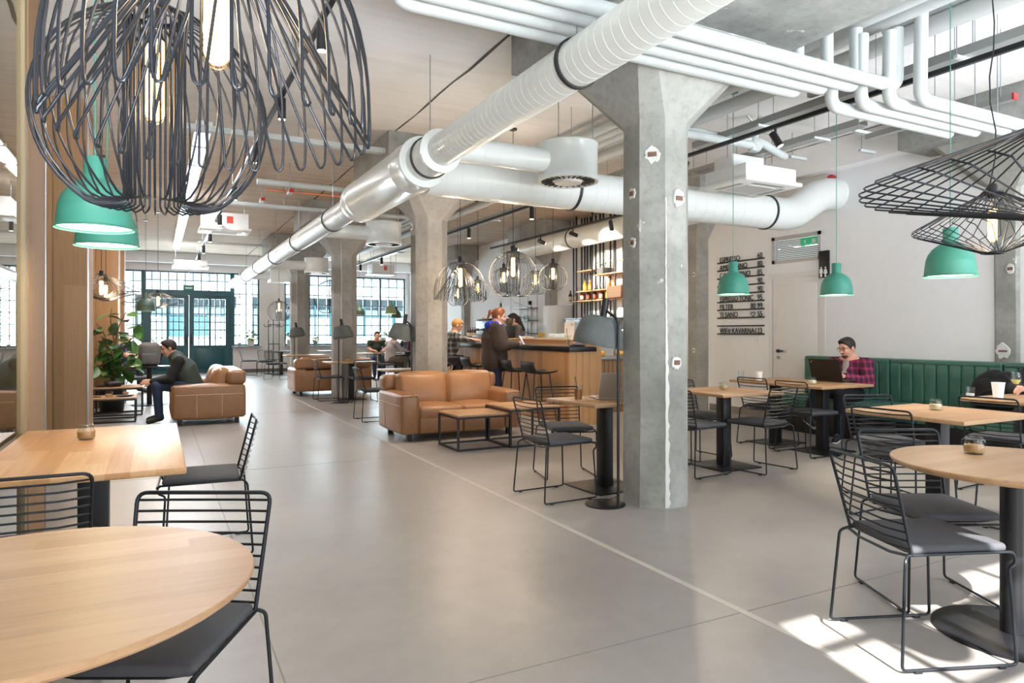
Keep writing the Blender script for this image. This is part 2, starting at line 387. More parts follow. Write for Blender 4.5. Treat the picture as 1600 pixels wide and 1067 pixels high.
# transom window over the door with blind and an exit sign's reflection built behind as a panel
w0 = struct('window_1', MB().box(XR-0.012, XR+0.05, DY0, DY0+0.05, DZ+0.22, DZ+0.62).box(XR-0.012, XR+0.05, DY1-0.05, DY1, DZ+0.22, DZ+0.62)
            .box(XR-0.012, XR+0.05, DY0, DY1, DZ+0.22, DZ+0.27).box(XR-0.012, XR+0.05, DY0, DY1, DZ+0.57, DZ+0.62), flat('grey_window_frame', 'B9B6B4', 0.45))
for k in range(11):
    z = DZ+0.285+k*0.026
    MB().box(XR+0.05, XR+0.07, DY0+0.05, DY1-0.05, z, z+0.016).obj('blind_slat', flat('grey_blind_slat', 'A9A7A6', 0.6), w0)
MB().box(XR+0.03, XR+0.034, DY0+0.05, DY1-0.05, DZ+0.27, DZ+0.57).obj('pane', M['pane'], w0)
MB().box(XR+0.10, XR+0.12, DY0, DY1, DZ+0.25, DZ+0.6).obj('transom_backing', flat('lit_room_beyond', 'E8E8E6', 0.6, emit='F2F2F0', estr=0.55), w0)
struct('wall_screened_room', MB().box(-1.75, -1.70, 1.0, 8.6, 0, H), flat('olive_curtain', 'A79F86', 0.85, vary=0.05))
struct('wall_left', MB().box(XL-0.2, XL, YB, YF, 0, H), flat('olive_wall', 'A39B82', 0.8, vary=0.06))
# far wall
opn = [(-2.3, 2.22, 0, 3.27), (2.22, 3.05, 0.87, 3.27), (3.86, 5.95, 0.87, 3.3), (6.30, 8.15, 0.87, 3.3)]
def holed(y0, y1, x0, x1, z1, ops):
    mb = MB(); x = x0
    for (a, b, c, d) in ops:
        if a > x+1e-6: mb.box(x, a, y0, y1, 0, z1)
        if c > 0: mb.box(a, b, y0, y1, 0, c)
        mb.box(a, b, y0, y1, d, z1); x = b
    if x < x1-1e-6: mb.box(x, x1, y0, y1, 0, z1)
    return mb
struct('wall_far', holed(YF, YF+0.3, XL-0.2, XR+0.25, H, opn), flat('far_wall_paint', 'DAD3D0', 0.75, vary=0.03))
struct('baseboard_far', MB().box(2.25, 6.2, YF-0.02, YF, 0, 0.10), flat('dark_upstand', '5C5550', 0.5))
struct('trim_far_beam', MB().box(XL, XR, YF-0.35, YF, 3.5, H), M['wall'])
def muntin_window(name, x0, x1, z0, z1, xs, zs, heavy=(), mat=M['teal'], y=YF+0.10, ft=0.055, mt=0.03, parent=None, glass=True):
    fr = MB().box(x0, x0+ft, y-0.04, y+0.04, z0, z1).box(x1-ft, x1, y-0.04, y+0.04, z0, z1).box(x0+ft, x1-ft, y-0.04, y+0.04, z0, z0+ft).box(x0+ft, x1-ft, y-0.04, y+0.04, z1-ft, z1)
    if parent is None:
        w = struct(name, fr, mat)
        for k, x in enumerate(xs):
            t = 0.034 if k in heavy else mt/2
            MB().box(x-t, x+t, y-0.03, y+0.03, z0+ft, z1-ft).obj('mullion' if k in heavy else 'muntin', mat, w)
        for z in zs: MB().box(x0+ft, x1-ft, y-0.022, y+0.022, z-mt/2, z+mt/2).obj('muntin', mat, w)
    else:
        w = fr.obj(name, mat, parent)
        for k, x in enumerate(xs):
            t = 0.034 if k in heavy else mt/2
            MB().box(x-t, x+t, y-0.03, y+0.03, z0+ft, z1-ft).obj('muntin', mat, w)
        for z in zs: MB().box(x0+ft, x1-ft, y-0.022, y+0.022, z-mt/2, z+mt/2).obj('muntin', mat, w)
    if glass:
        X = [x0+ft]+sorted(xs)+[x1-ft]; Z = [z0+ft]+sorted(zs)+[z1-ft]; cache = {}
        for i in range(len(X)-1):
            for j in range(len(Z)-1):
                k = (round(X[i+1]-X[i], 3), round(Z[j+1]-Z[j], 3))
                if k not in cache: cache[k] = MB().box(-k[0]/2, k[0]/2, -0.003, 0.003, -k[1]/2, k[1]/2).mesh('pane', M['pane'], smooth=False)
                link('pane', cache[k], w, ((X[i]+X[i+1])/2, y, (Z[j]+Z[j+1])/2))
    return w
def lins(a, b, n): return [a+(b-a)*k/n for k in range(1, n)]
muntin_window('window_2', -2.3, -0.38, 0.87, 3.27, lins(-2.3, -0.38, 7), lins(0.87, 3.27, 7))
muntin_window('window_3', 2.22, 3.05, 0.87, 3.27, lins(2.22, 3.05, 4), lins(0.87, 3.27, 7))
muntin_window('window_4', 3.86, 5.95, 0.87, 3.3, [4.13, 4.4, 4.69, 5.0, 5.3, 5.62], lins(0.87, 3.3, 7), heavy=(2,))
muntin_window('window_5', 6.30, 8.15, 0.87, 3.3, [6.6, 6.9, 7.22, 7.53, 7.84], lins(0.87, 3.3, 7), heavy=(2,))
struct('trim_far_apron', MB().box(-2.3, -0.38, YF, YF+0.2, 0, 0.87), M['teal'])
for i, (a, b) in enumerate(((2.22, 3.05), (3.86, 5.95), (6.30, 8.15))):
    struct('trim_window_sill', MB().box(a-0.03, b+0.03, YF-0.2, YF+0.08, 0.83, 0.87, 0.006), flat('grey_sill', '9AA3AA', 0.5))
# entrance doors, transom light above them
muntin_window('window_6', -0.38, 2.22, 2.62, 3.27, lins(-0.38, 2.22, 11), [2.98])
struct('trim_door_post', MB().box(-0.42, -0.30, YF+0.02, YF+0.18, 0, 3.27).box(2.14, 2.26, YF+0.02, YF+0.18, 0, 3.27).box(-0.3, 2.14, YF+0.02, YF+0.18, 2.5, 2.64), M['teal'])
for i, (a, b) in enumerate(((-0.30, 0.90), (0.92, 2.14))):
    d = struct('door_%d' % (i+2), MB().box(a, b, YF+0.07, YF+0.13, 0.0, 0.88).box(a, a+0.12, YF+0.07, YF+0.13, 0.88, 2.5).box(b-0.12, b, YF+0.07, YF+0.13, 0.88, 2.5).box(a+0.12, b-0.12, YF+0.07, YF+0.13, 2.42, 2.5), M['teal'])
    MB().box(a+0.16, b-0.16, YF+0.055, YF+0.07, 0.12, 0.8, 0.004).obj('door_panel', M['teal'], d)
    c = (a+b)/2
    muntin_window('glazing', a+0.12, b-0.12, 0.88, 2.42, [a+0.12+(c-a-0.12)*k/3 for k in (1, 2)]+[c]+[c+(b-0.12-c)*k/3 for k in (1, 2)], lins(0.88, 2.42, 6), heavy=(2,), y=YF+0.10, ft=0.02, parent=d)
    MB().box(b-0.09 if i == 0 else a+0.05, b-0.05 if i == 0 else a+0.09, YF+0.02, YF+0.055, 0.95, 1.25, 0.005).obj('door_handle', M['black'], d)
# back wall behind the camera: the windows the sunlight comes through
bo = [(-2.1, 0.25, 0.4, 3.6), (1.55, 4.75, 0.4, 3.76), (5.3, 7.95, 0.4, 3.6)]
struct('wall_back', holed(YB-0.3, YB, XL-0.2, XR+0.25, H, bo), M['wall'])
for i, (a, b, c, d) in enumerate(bo):
    n = round((b-a)/0.42)
    muntin_window('window_%d' % (7+i), a, b, c, d, lins(a, b, n), lins(c, d, 8), y=YB-0.1, ft=0.06, mt=0.035, glass=False)
# glass partition on the left with its oak post
pt = struct('wall_partition', MB().box(GX-0.14, GX, 4.80, 5.45, 0, H, 0.004), M['oakclad'])
MB().box(GX-0.012, GX+0.006, 5.445, 5.462, 0, H).obj('edge_strip', M['metal'], pt)
gp = struct('window_10', MB().box(GX-0.05, GX-0.01, 1.2, 4.8, 0, 0.08).box(GX-0.05, GX-0.01, 1.2, 4.8, H-0.08, H), M['tray'])
for k in range(2): MB().box(GX-0.036, GX-0.024, 1.2+k*1.8, 2.995+k*1.8, 0.08, H-0.08).obj('pane', M['screen'], gp)
struct('trim_wood_edge', MB().box(GX-0.10, GX-0.005, 4.71, 4.80, 0, H), flat('grey_oak_edge', '9C8A6C', 0.6))
def clad_column(x1, y0, x0=-1.62):
    c = struct('column', MB().box(x0, x1, y0, y0+0.7, 0, H), M['oakclad'])
    n = 3; w = (x1-x0)/n
    for k in range(n): MB().box(x0+k*w+0.003, x0+(k+1)*w-0.003, y0-0.018, y0, 0.0, H-0.01, 0.003).obj('cladding_panel', M['oakclad'], c)
    MB().box(x1-0.004, x1+0.010, y0-0.022, y0-0.006, 0, H-0.01).obj('edge_strip', M['metal'], c)
    return c
clad_column(-0.665, 8.7); clad_column(-0.595, 13.7); clad_column(-0.69, 18.6)
# concrete columns with flared capitals and drop panels
def octa(h, ch): return [(-h, -h+ch), (-h+ch, -h), (h-ch, -h), (h, -h+ch), (h, h-ch), (h-ch, h), (-h+ch, h), (-h, h-ch)]
ZP, ZN = 3.42, 2.89
def column(x, y, hw=0.23, mat=None, hx=0.85, top=0.60, near=0.0):
    mat = mat or M['concretew']; ch = hw*0.56
    r0, r1 = octa(hw, ch), octa(top, 0.07); lev = []
    zs = [0, 0.7, 1.4, 2.1, ZN-0.02]
    for z in zs: lev.append([(p[0]+random.uniform(-.004, .004), p[1]+random.uniform(-.004, .004), z) for p in r0])
    lev.append([(p[0], p[1], ZN) for p in octa(hw+0.008, ch)])
    lev.append([(p[0], p[1], ZP) for p in r1])
    v = [p for l in lev for p in l]; f = []
    for a in range(len(lev)-1):
        for k in range(8): f.append((a*8+k, a*8+(k+1) % 8, (a+1)*8+(k+1) % 8, (a+1)*8+k))
    f.append(tuple(range(7, -1, -1))); f.append(tuple((len(lev)-1)*8+k for k in range(8)))
    o = MB().add(v, f).obj('column', mat, None, (x, y, 0), sharp=20); o['kind'] = 'structure'
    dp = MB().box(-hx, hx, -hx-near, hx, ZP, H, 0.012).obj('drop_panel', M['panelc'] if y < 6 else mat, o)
    return o
def brick_patch(col, u, z, side, w=0.07, hgt=0.035):
    """exposed brick in a ragged ring of white filler; side = outward angle in the column's frame"""
    mb = MB(); n = 22; w *= 0.8; hw = 0.237
    pts = [(math.cos(2*PI*k/n)*w*random.uniform(0.75, 1.1), math.sin(2*PI*k/n)*w*1.15*random.uniform(0.75, 1.15)) for k in range(n)]
    mb.add([(p[0], 0, p[1]) for p in pts]+[(p[0]*0.9, -0.010, p[1]*0.9) for p in pts], [tuple(range(n, 2*n))]+[(k, (k+1) % n, n+(k+1) % n, n+k) for k in range(n)])
    rot = Matrix.Rotation(side, 4, 'Z') @ Matrix.Translation((u, -hw+0.001, z))
    mb.xf(rot); mb.obj('filler_patch', M['plasterpatch'], col)
    MB().box(-w*0.55, w*0.55, -0.016, 0.0, -hgt/2, hgt/2, 0.003).xf(rot).obj('brick', M['brick'], col)
c1 = column(3.42, 4.17, 0.232, M['concrete'], 0.83, near=0.8)
brick_patch(c1, 0.02, 2.30, 0, 0.075); brick_patch(c1, 0.0, 1.08, 0, 0.06)
brick_patch(c1, 0.0, 2.62, -PI/4, 0.075); brick_patch(c1, 0.02, 2.35, -PI/2, 0.05); brick_patch(c1, 0.03, 1.98, -PI/2, 0.045)
def smear(col, u0, z0, z1, side, w=0.05):
    n = 40; L = [(u0+random.uniform(-.003, .003), z0+(z1-z0)*k/n) for k in range(n+1)]; R_ = [(u0+w*random.uniform(0.45, 0.8)*(1-0.45*k/n), z0+(z1-z0)*k/n) for k in range(n+1)]
    v = [(p[0], -0.2355, p[1]) for p in L]+[(p[0], -0.2355, p[1]) for p in R_]; m = MB().add(v, [(k, n+1+k, n+2+k, k+1) for k in range(n)])
    m.xf(Matrix.Rotation(side, 4, 'Z')).obj('plaster_smear', M['plasterpatch'], col)
smear(c1, -0.100, 0.01, 1.35, 0, 0.065); smear(c1, -0.100, 1.35, 2.3, 0, 0.022)
c2 = column(3.4, 9.07, 0.235); brick_patch(c2, -0.05, 2.78, -PI/2, 0.06)
c3 = column(3.4, 14.0, 0.235); c4 = column(3.4, 18.9, 0.235)
for cc in (c3, c4): MB().tube([(-0.11, -0.245, 0), (-0.11, -0.245, 2.84), (-0.16, -0.4, 3.1)], 0.012, 6).obj('conduit', M['pipe'], cc)
rc = [column(8.50, 4.15, 0.23, M['concrete'], 0.84), column(8.40, 8.98, 0.24), column(8.40, 13.9, 0.24), column(8.40, 18.9, 0.24)]
brick_patch(rc[0], 0.05, 2.0, -PI/2, 0.06); brick_patch(rc[0], -0.02, 1.1, -PI/2, 0.10, 0.02)
for z in (2.30, 1.0): brick_patch(rc[1], 0.04, z, -PI/2, 0.05, 0.02)
for z in (2.5, 1.9, 1.4): brick_patch(rc[2], 0.02, z, -PI/2, 0.05, 0.02)
# beam along the top of the right wall
struct('trim_right_beam', MB().box(XR-0.22, XR, YB, 3.3, 3.52, H).box(XR-0.22, XR, 5.0, 8.1, 3.52, H), M['wall'])
# ------------------------------------------------------------------ across the street
ext = struct('trim_exterior_pavement', MB().box(-30, 40, YF+0.3, 60, -0.3, -0.02), flat('pale_paving', 'C4C2BE', 0.8, vary=0.05))
bld = thing('exterior_building', 'pale building with teal framed glazing seen through the entrance windows', 'building', (0, 34, 0))
MB().box(-22, 26, 0, 6, 3.0, 3.62, 0.02).obj('fascia', flat('white_render', 'D3D6D8', 0.8), bld)
MB().box(-22, 26, 0.1, 6, 3.62, 8).obj('upper_wall', flat('blue_grey_cladding', '7E93A3', 0.6), bld)
MB().box(-22, 26, 0.25, 6, 0, 1.12).obj('plinth_wall', flat('white_plinth', 'D3D5D6', 0.8), bld)
MB().box(-22, 26, 0.6, 6, 1.12, 3.0).obj('glazed_wall', flat('blue_glazing', '6A7D86', 0.3, vary=0.35), bld)
x = -21.0; k = 0
while x < 25:
    if k % 3 == 0: MB().box(x, x+0.7, 0.1, 0.6, 0.0, 3.0).obj('pilaster', flat('white_render', 'D3D6D8', 0.8), bld)
    else:
        fr = MB().box(x-0.4, x+1.2, 0.42, 0.58, 0.95, 1.03).box(x-0.4, x+1.2, 0.42, 0.58, 3.0, 3.1).box(x-0.4, x-0.3, 0.42, 0.58, 1.03, 3.0).box(x+1.1, x+1.2, 0.42, 0.58, 1.03, 3.0).box(x+0.36, x+0.44, 0.42, 0.58, 1.03, 3.0).box(x-0.3, x+1.1, 0.42, 0.58, 2.1, 2.17)
        f = fr.obj('window', flat('teal_frame_outside', '17525C', 0.5), bld)
        for (a, b) in ((x-0.3, x+0.36), (x+0.44, x+1.1)):
            MB().box(a, b, 0.48, 0.52, 1.03, 2.1).obj('pane', flat('bright_pane', 'AEBEC5', 0.2) if (k*7+int(a*10)) % 3 else flat('blue_pane', '3F6A7C', 0.2), f)
    x += 1.62; k += 1
# ------------------------------------------------------------------ wire chairs
def make_chair():
    t = thing('wire_chair', 'x', 'chair'); r = 0.0062
    for s in (-1, 1):
        p = [(s*0.195, -0.20, 0.437), (s*0.215, -0.225, 0.42), (s*0.238, -0.255, 0.012), (s*0.238, 0.225, 0.012), (s*0.222, 0.205, 0.385), (s*0.21, 0.245, 0.395), (s*0.2, 0.245, 0.437), (s*0.195, 0.16, 0.437)]
        MB().tube(fillet(p, 0.022, 4), r, 8).obj('leg', M['wire'], t)
        for y in (-0.19, 0.16): MB().box(s*0.238-0.008, s*0.238+0.008, y-0.016, y+0.016, 0.0, 0.014, 0.003).obj('foot_glide', M['black'], t)
    bf = [(-0.197, -0.185, 0.437), (-0.215, -0.275, 0.785), (0.215, -0.275, 0.785), (0.197, -0.185, 0.437)]
    MB().tube(fillet(bf, 0.035, 5), 0.0068, 8).obj('backrest_frame', M['wire'], t)
    sf = [(-0.196, -0.19, 0.437), (-0.196, 0.205, 0.437)]
    m = MB(); 
    for s in (-1, 1): m.tube([(s*0.197, -0.20, 0.437), (s*0.197, 0.235, 0.437)], r, 8)
    m.tube([(-0.197, -0.20, 0.437), (-0.1, -0.205, 0.422), (0.1, -0.205, 0.422), (0.197, -0.20, 0.437)], r, 8)
    m.tube(fillet([(-0.197, 0.235, 0.437), (-0.19, 0.25, 0.425), (0.19, 0.25, 0.425), (0.197, 0.235, 0.437)], 0.01, 2), r, 8)
    m.obj('seat_frame', M['wire'], t)
    bar = None
    for k in range(10):
        u = (k+0.7)/10.4; z = 0.437+u*(0.785-0.437); y = -0.19-u*0.085; w = 0.198+u*0.016
        MB().tube([(-w, y, z), (-w*0.5, y-0.022, z-0.004), (w*0.5, y-0.022, z-0.004), (w, y, z)], 0.0042, 6).obj('back_bar', M['wire'], t)
    for k in range(8):
        y = -0.15+k*0.05
        MB().tube([(-0.197, y, 0.437), (-0.11, y, 0.425), (0.11, y, 0.425), (0.197, y, 0.437)], 0.004, 6).obj('seat_bar', M['wire'], t)
    pillow(0.39, 0.41, 0.034, 0.016, (0, 0.02, 0.452), 3, (0, 0, 0.012)).obj('cushion', M['cushion'], t)
    return t
CH0 = make_chair(); used = [False]
def chair(x, y, fx, fy, label, group):
    if not used[0]:
        used[0] = True; o = CH0; o.location = (x, y, 0); o.rotation_euler = (0, 0, face(fx, fy))
    else: o = dup(CH0, (x, y, 0), face(fx, fy))
    tag(o, label, 'chair', group); return o
G_L, G_R = 'wire chairs at the left front tables', 'wire chairs at the right tables'
chair(0.01, 2.17, -0.46, -0.89, 'black wire chair behind the round table at the lower left', G_L)
chair(-0.42, 3.22, 0.02, 1.0, 'black wire chair at left edge with its back against the long oak table', G_L)
chair(0.26, 4.50, -1, 0.06, 'black wire chair seen side-on at the right end of the long oak table', G_L)
chair(2.84, 1.75, 0.93, -0.36, 'wire chair in the sunlight in front of the right round table', G_R)
chair(3.37, 2.03, -0.45, -0.89, 'wire chair just behind the right round table', G_R)
chair(4.62, 2.96, 1.0, 0.02, 'wire chair on the left side of the table before the green bench', G_R)
chair(5.12, 3.40, -0.35, -0.94, 'wire chair on the far side of the table before the green bench', G_R)
chair(5.16, 2.46, -0.15, 0.99, 'wire chair on the near side of the table before the green bench', G_R)
chair(6.12, 3.08, 1.0, 0.05, 'wire chair facing the bench table with the white cup', G_R)
chair(5.02, 5.42, 0.1, -1.0, 'wire chair half hidden by the concrete column, on the far side of its square table', G_R)
chair(4.44, 4.86, 1.0, 0.1, 'wire chair whose seat pokes out right beside the big concrete column', G_R)
chair(5.10, 4.70, -0.12, 0.99, 'wire chair on the near side of the square table right of the column', G_R)
chair(6.30, 5.66, 1.0, 0.0, 'wire chair at the far half of the laptop man\'s table', G_R)
chair(6.22, 5.04, 1.0, -0.03, 'wire chair opposite the man with the black laptop', G_R)
chair(2.83, 4.68, 1.0, 0.03, 'wire chair in front of the low coffee tables, left of the floor lamp', G_R)
chair(3.32, 5.32, -0.25, -0.97, 'wire chair on the far side of the table with the silver laptop', G_R)
G_F = 'wire chairs at the far tables'
chair(2.95, 13.35, 1.0, 0.0, 'wire chair at the left of the table before the third column', G_F)
chair(3.45, 12.82, 0.0, 1.0, 'wire chair on the near side of the table before the third column', G_F)
chair(2.88, 9.98, 1.0, 0.0, 'wire chair just left of the nearest tan sofa, side-on', G_F)
chair(2.50, 22.2, 1.0, -0.1, 'left one of two wire chairs beneath the far window sill', G_F)
chair(2.95, 21.6, 0.4, 0.9, 'right one of two wire chairs beneath the far window sill', G_F)
chair(2.95, 19.9, 0.6, 0.8, 'wire chair left of the distant sofa, seen low in front of the dark round table', G_F)
chair(4.55, 19.5, -0.9, 0.3, 'wire chair seen between the third and fourth columns', G_F)
chair(-0.32, 14.75, 0.2, -1.0, 'wire chair behind the table that carries the grey backpack', G_F)
# ------------------------------------------------------------------ tables
def rect_table(name, label, x, y, sx, sy, z=0.74, rz=0, group=None, ped=0.10, base=(0.5, 0.5), peds=((0, 0),), mat=None, th=0.028):
    t = thing(name, label, 'table', (x, y, 0), rz, group)
    MB().box(-sx/2, sx/2, -sy/2, sy/2, z-th, z, 0.006).obj('tabletop', mat or (M['oak'] if sx >= sy else M['oaky']), t)
    for (px, py) in peds:
        MB().box(px-ped/2, px+ped/2, py-ped/2, py+ped/2, 0.012, z-th-0.012, 0.004).obj('pedestal', M['black'], t)
        MB().box(px-base[0]/2, px+base[0]/2, py-base[1]/2, py+base[1]/2, 0, 0.012, 0.003).obj('base_plate', M['black'], t)
        MB().box(px-0.18, px+0.18, py-0.18, py+0.18, z-th-0.012, z-th, 0.002).obj('top_plate', M['black'], t)
    return t
def round_table(name, label, x, y, r, z=0.74, base=0.30, ped=0.045, mat=None, grain='oak', rz=0):
    t = thing(name, label, 'table', (x, y, 0), rz)
    MB().lathe([(0, z-0.028), (r-0.022, z-0.028), (r-0.004, z-0.016), (r, z-0.008), (r, z-0.003), (r-0.003, z), (0, z)], 72).obj('tabletop', mat or M[grain], t, sharp=25)
    MB().lathe([(0, 0.012), (ped, 0.012), (ped, z-0.035), (0, z-0.035)], 24).obj('pedestal', M['black'], t)
    MB().lathe([(0, 0), (base, 0), (base, 0.007), (base-0.01, 0.011), (0, 0.011)], 40).obj('base_plate', M['black'], t)
    MB().lathe([(0, z-0.04), (0.16, z-0.04), (0.16, z-0.028), (0, z-0.028)], 24).obj('top_plate', M['black'], t)
    return t
round_table('round_table', 'large round oak table filling the lower left corner', -0.27, 1.83, 0.485)
rect_table('long_table', 'long oak table against the glass partition at left', -0.275, 3.94, 0.77, 1.58, mat=M['oaky'], ped=0.13, base=(0.5, 0.7))
round_table('round_table', 'round oak table at the right edge, partly in sunlight', 3.28, 1.62, 0.465)
rect_table('square_table', 'oak table with the silver laptop behind the concrete column', 3.36, 4.76, 0.74, 0.68, rz=0.06, ped=0.10)
rect_table('square_table', 'square oak table with a sugar jar just right of the big column', 4.92, 4.97, 0.78, 0.78, ped=0.10)
rect_table('square_table', 'near one of the two oak tables pushed together before the man with the laptop', 6.50, 5.09, 0.84, 0.645, ped=0.10, base=(0.52, 0.45))
rect_table('square_table', 'far one of the two oak tables pushed together before the man with the laptop', 6.52, 5.75, 0.84, 0.645, ped=0.10, base=(0.52, 0.45))
rect_table('square_table', 'oak table between the green bench and the right round table', 4.94, 2.92, 0.86, 0.84, ped=0.11)
rect_table('square_table', 'oak table at the right edge with the white cup and wine glass', 6.58, 3.10, 0.80, 0.72, ped=0.10)
G_T = 'oak tables in the far half of the room'
rect_table('square_table', 'oak table in front of the third column', 3.38, 13.33, 0.98, 0.66, group=G_T)
rect_table('square_table', 'oak table just behind the second column, over the tan sofa', 3.55, 10.15, 1.0, 0.66, group=G_T)
rect_table('square_table', 'oak table nearest the group seated by the far window', 5.55, 18.75, 1.1, 0.7, group=G_T)
rect_table('square_table', 'oak table in front of the fourth column', 3.35, 17.9, 1.0, 0.66, group=G_T)
round_table('dark_round_table', 'dark round table below the coat stand by the far wall', 3.40, 21.9, 0.36, mat=M['black'])
round_table('dark_round_table', 'dark round table carrying the grey backpack', -0.12, 14.0, 0.34, z=0.70, mat=M['black'])
rect_table('dark_table', 'dark table under the far window right of the fourth column', 4.95, 21.8, 0.9, 0.6, mat=M['black'])
# ------------------------------------------------------------------ leather sofas
def make_sofa(w=1.6, d=0.98):
    t = thing('leather_sofa', 'x', 'sofa'); aw = 0.225; iw = w-2*aw
    L, Lc = M['leather'], M['leatherc']
    for s in (-1, 1):
        a = pillow(aw, d-0.03, 0.47, 0.035, (s*(w/2-aw/2), 0, 0.325), 4, (0.012, 0.015, 0.022)).obj('armrest', L, t)
        st = MB(); x = s*(w/2+0.0075)
        for (p, q) in (((-d/2+0.05, 0.43), (d/2-0.06, 0.43)), ((-d/6, 0.12), (-d/6, 0.43)), ((d/6, 0.12), (d/6, 0.43))):
            st.tube([(x, p[0], p[1]), (x+s*0.004, (p[0]+q[0])/2, (p[1]+q[1])/2), (x, q[0], q[1])], 0.0035, 5)
        st.obj('seam', M['stitch'], a)
        sg = MB().tube(fillet([(s*(w/2-aw+0.012), d/2-0.008, 0.12), (s*(w/2-aw+0.012), d/2-0.008, 0.545), (s*(w/2-0.012), d/2-0.008, 0.545), (s*(w/2-0.012), d/2-0.008, 0.12)], 0.03, 4), 0.005, 6)
        sg.obj('piping', L, a)
    pillow(w-0.01, 0.26, 0.44, 0.045, (0, -d/2+0.135, 0.31), 4).obj('back_base', L, t)
    pillow(w-0.015, 0.25, 0.20, 0.05, (0, -d/2+0.13, 0.66), 4, (0.01, 0.012, 0.01)).obj('back_rail', L, t)
    for s in (-1, 1):
        c = pillow(iw/2+0.085, 0.20, 0.45, 0.07, (0, 0, 0), 5, (0.01, 0.045, 0.02)).xf(Matrix.Translation((s*(iw/4+0.04), -d/2+0.335, 0.565)) @ Matrix.Rotation(math.radians(13), 4, 'X'))
        c.obj('back_cushion', Lc, t)
        pillow(iw/2-0.004, d-0.30, 0.17, 0.04, (s*iw/4, 0.13, 0.325), 4, (0.004, 0.02, 0.022)).obj('seat_cushion', Lc, t)
        pillow(iw/2-0.006, 0.10, 0.20, 0.03, (s*iw/4, d/2-0.06, 0.185), 4, (0.0, 0.018, 0.004)).obj('front_panel', L, t)
    MB().box(-iw/2, iw/2, -d/2+0.2, d/2-0.1, 0.10, 0.27).obj('base', L, t)
    for sx in (-1, 1):
        for sy in (-1, 1): MB().box(sx*(w/2-0.13)-0.03, sx*(w/2-0.13)+0.03, sy*(d/2-0.12)-0.03, sy*(d/2-0.12)+0.03, 0, 0.10).obj('foot', M['black'], t)
    return t
GS = 'tan leather two-seat sofas'
s1 = make_sofa(); s1.location = (3.36, 8.22, 0); s1.rotation_euler = (0, 0, PI)
tag(s1, 'tan leather sofa in front of the second column, facing the coffee tables', 'sofa', GS)
dup(s1, (3.30, 14.87, 0), 0.0, 'tan leather sofa seen from behind, beyond the third column', GS)
dup(s1, (0.66, 11.32, 0), PI/2, 'tan leather sofa at left, side-on, where the man in the vest sits', GS)
# ------------------------------------------------------------------ coffee tables
def coffee_table(label, x, y, sx, sy, z, rails=0):
    t = thing('coffee_table', label, 'table', (x, y, 0), 0, 'low coffee tables on black frames'); q = 0.022
    MB().box(-sx/2, sx/2, -sy/2, sy/2, z-0.022, z, 0.003).obj('tabletop', M['oak'], t)
    for a in (-1, 1):
        for b in (-1, 1): MB().box(a*(sx/2-q/2)-q/2, a*(sx/2-q/2)+q/2, b*(sy/2-q/2)-q/2, b*(sy/2-q/2)+q/2, 0, z-0.022).obj('leg', M['black'], t)
    for zz in (z-0.022-q, 0.0):
        for b in (-1, 1): MB().box(-sx/2+q, sx/2-q, b*(sy/2-q/2)-q/2, b*(sy/2-q/2)+q/2, zz, zz+q).obj('rail', M['black'], t)
        for a in (-1, 1): MB().box(a*(sx/2-q/2)-q/2, a*(sx/2-q/2)+q/2, -sy/2+q, sy/2-q, zz, zz+q).obj('rail', M['black'], t)
    return t
coffee_table('lower coffee table nearest in front of the tan sofa', 3.24, 7.17, 0.66, 0.58, 0.395)
coffee_table('taller coffee table nesting over the lower one, in front of the tan sofa', 3.86, 7.16, 0.66, 0.66, 0.45)
coffee_table('lower coffee table at left, half hidden by the oak cladding, with jar and plate', -0.60, 11.66, 0.66, 0.60, 0.36)
coffee_table('taller coffee table at left before the plant, with a black cap on it', -0.54, 12.58, 0.68, 0.60, 0.45)
# ------------------------------------------------------------------ green channelled bench
def bench(y0, y1, label):
    t = thing('bench_section', label, 'bench', (0, (y0+y1)/2, 0), 0, 'green leather bench sections'); w = y1-y0-0.006; n = 9; cw = w/n
    MB().box(8.18, 8.25, -w/2, w/2, 0.16, 0.965, 0.02).obj('back_board', M['bench'], t)
    cm = pillow(0.14, cw-0.002, 0.50, 0.022, (0, 0, 0), 3, (0.008, 0, 0)).mesh('back_channel', M['bench'])
    sm = pillow(0.62, cw-0.002, 0.17, 0.022, (0, 0, 0), 3, (0.004, 0, 0.008)).mesh('seat_channel', M['bench'])
    for k in range(n):
        y = -w/2+cw*(k+0.5)
        link('back_channel', cm, t, (8.135, y, 0.70)); link('seat_channel', sm, t, (7.76, y, 0.375))
    pillow(0.19, w, 0.07, 0.03, (8.155, 0, 0.945), 4).obj('top_roll', M['bench'], t)
    MB().box(7.47, 8.20, -w/2, w/2, 0.0, 0.288, 0.004).obj('plinth', M['black'], t)
bench(5.36, 6.62, 'far section of the green leather bench, where the man with the laptop sits')
bench(4.08, 5.355, 'middle, empty section of the green leather bench along the white wall')
bench(2.80, 4.075, 'near section of the green leather bench, cut by the right edge')
# ------------------------------------------------------------------ the bar
BX, BY = 5.12, 8.1
bar = thing('bar_counter', 'oak clad bar counter with black top behind the tan sofa', 'bar', (BX, BY, 0))
LB = 6.6
MB().box(0.04, 0.44, 0.04, LB, 0.0, 1.035).box(0.62, 0.95, 1.0, LB, 0.0, 1.185).obj('carcass', M['oakbar2'], bar)
nb = 44; bw = LB/nb; bm = [MB().box(0.0, 0.04, 0.0015, bw-0.0015, 0.0, 1.055, 0.003).mesh('board', M['oakbar' if k else 'oakbar2'], smooth=False) for k in (0, 1)]
for k in range(nb): link('board', bm[1 if (k*7) % 5 else 0], bar, (random.uniform(0, 0.003), 0.0+k*bw, 0))
em = MB().box(0.0015, 0.1085, 0.0, 0.04, 0.0, 1.055, 0.003).mesh('end_board', M['oakbar'], smooth=False)
for k in range(4): link('end_board', em, bar, (k*0.11, 0, 0))
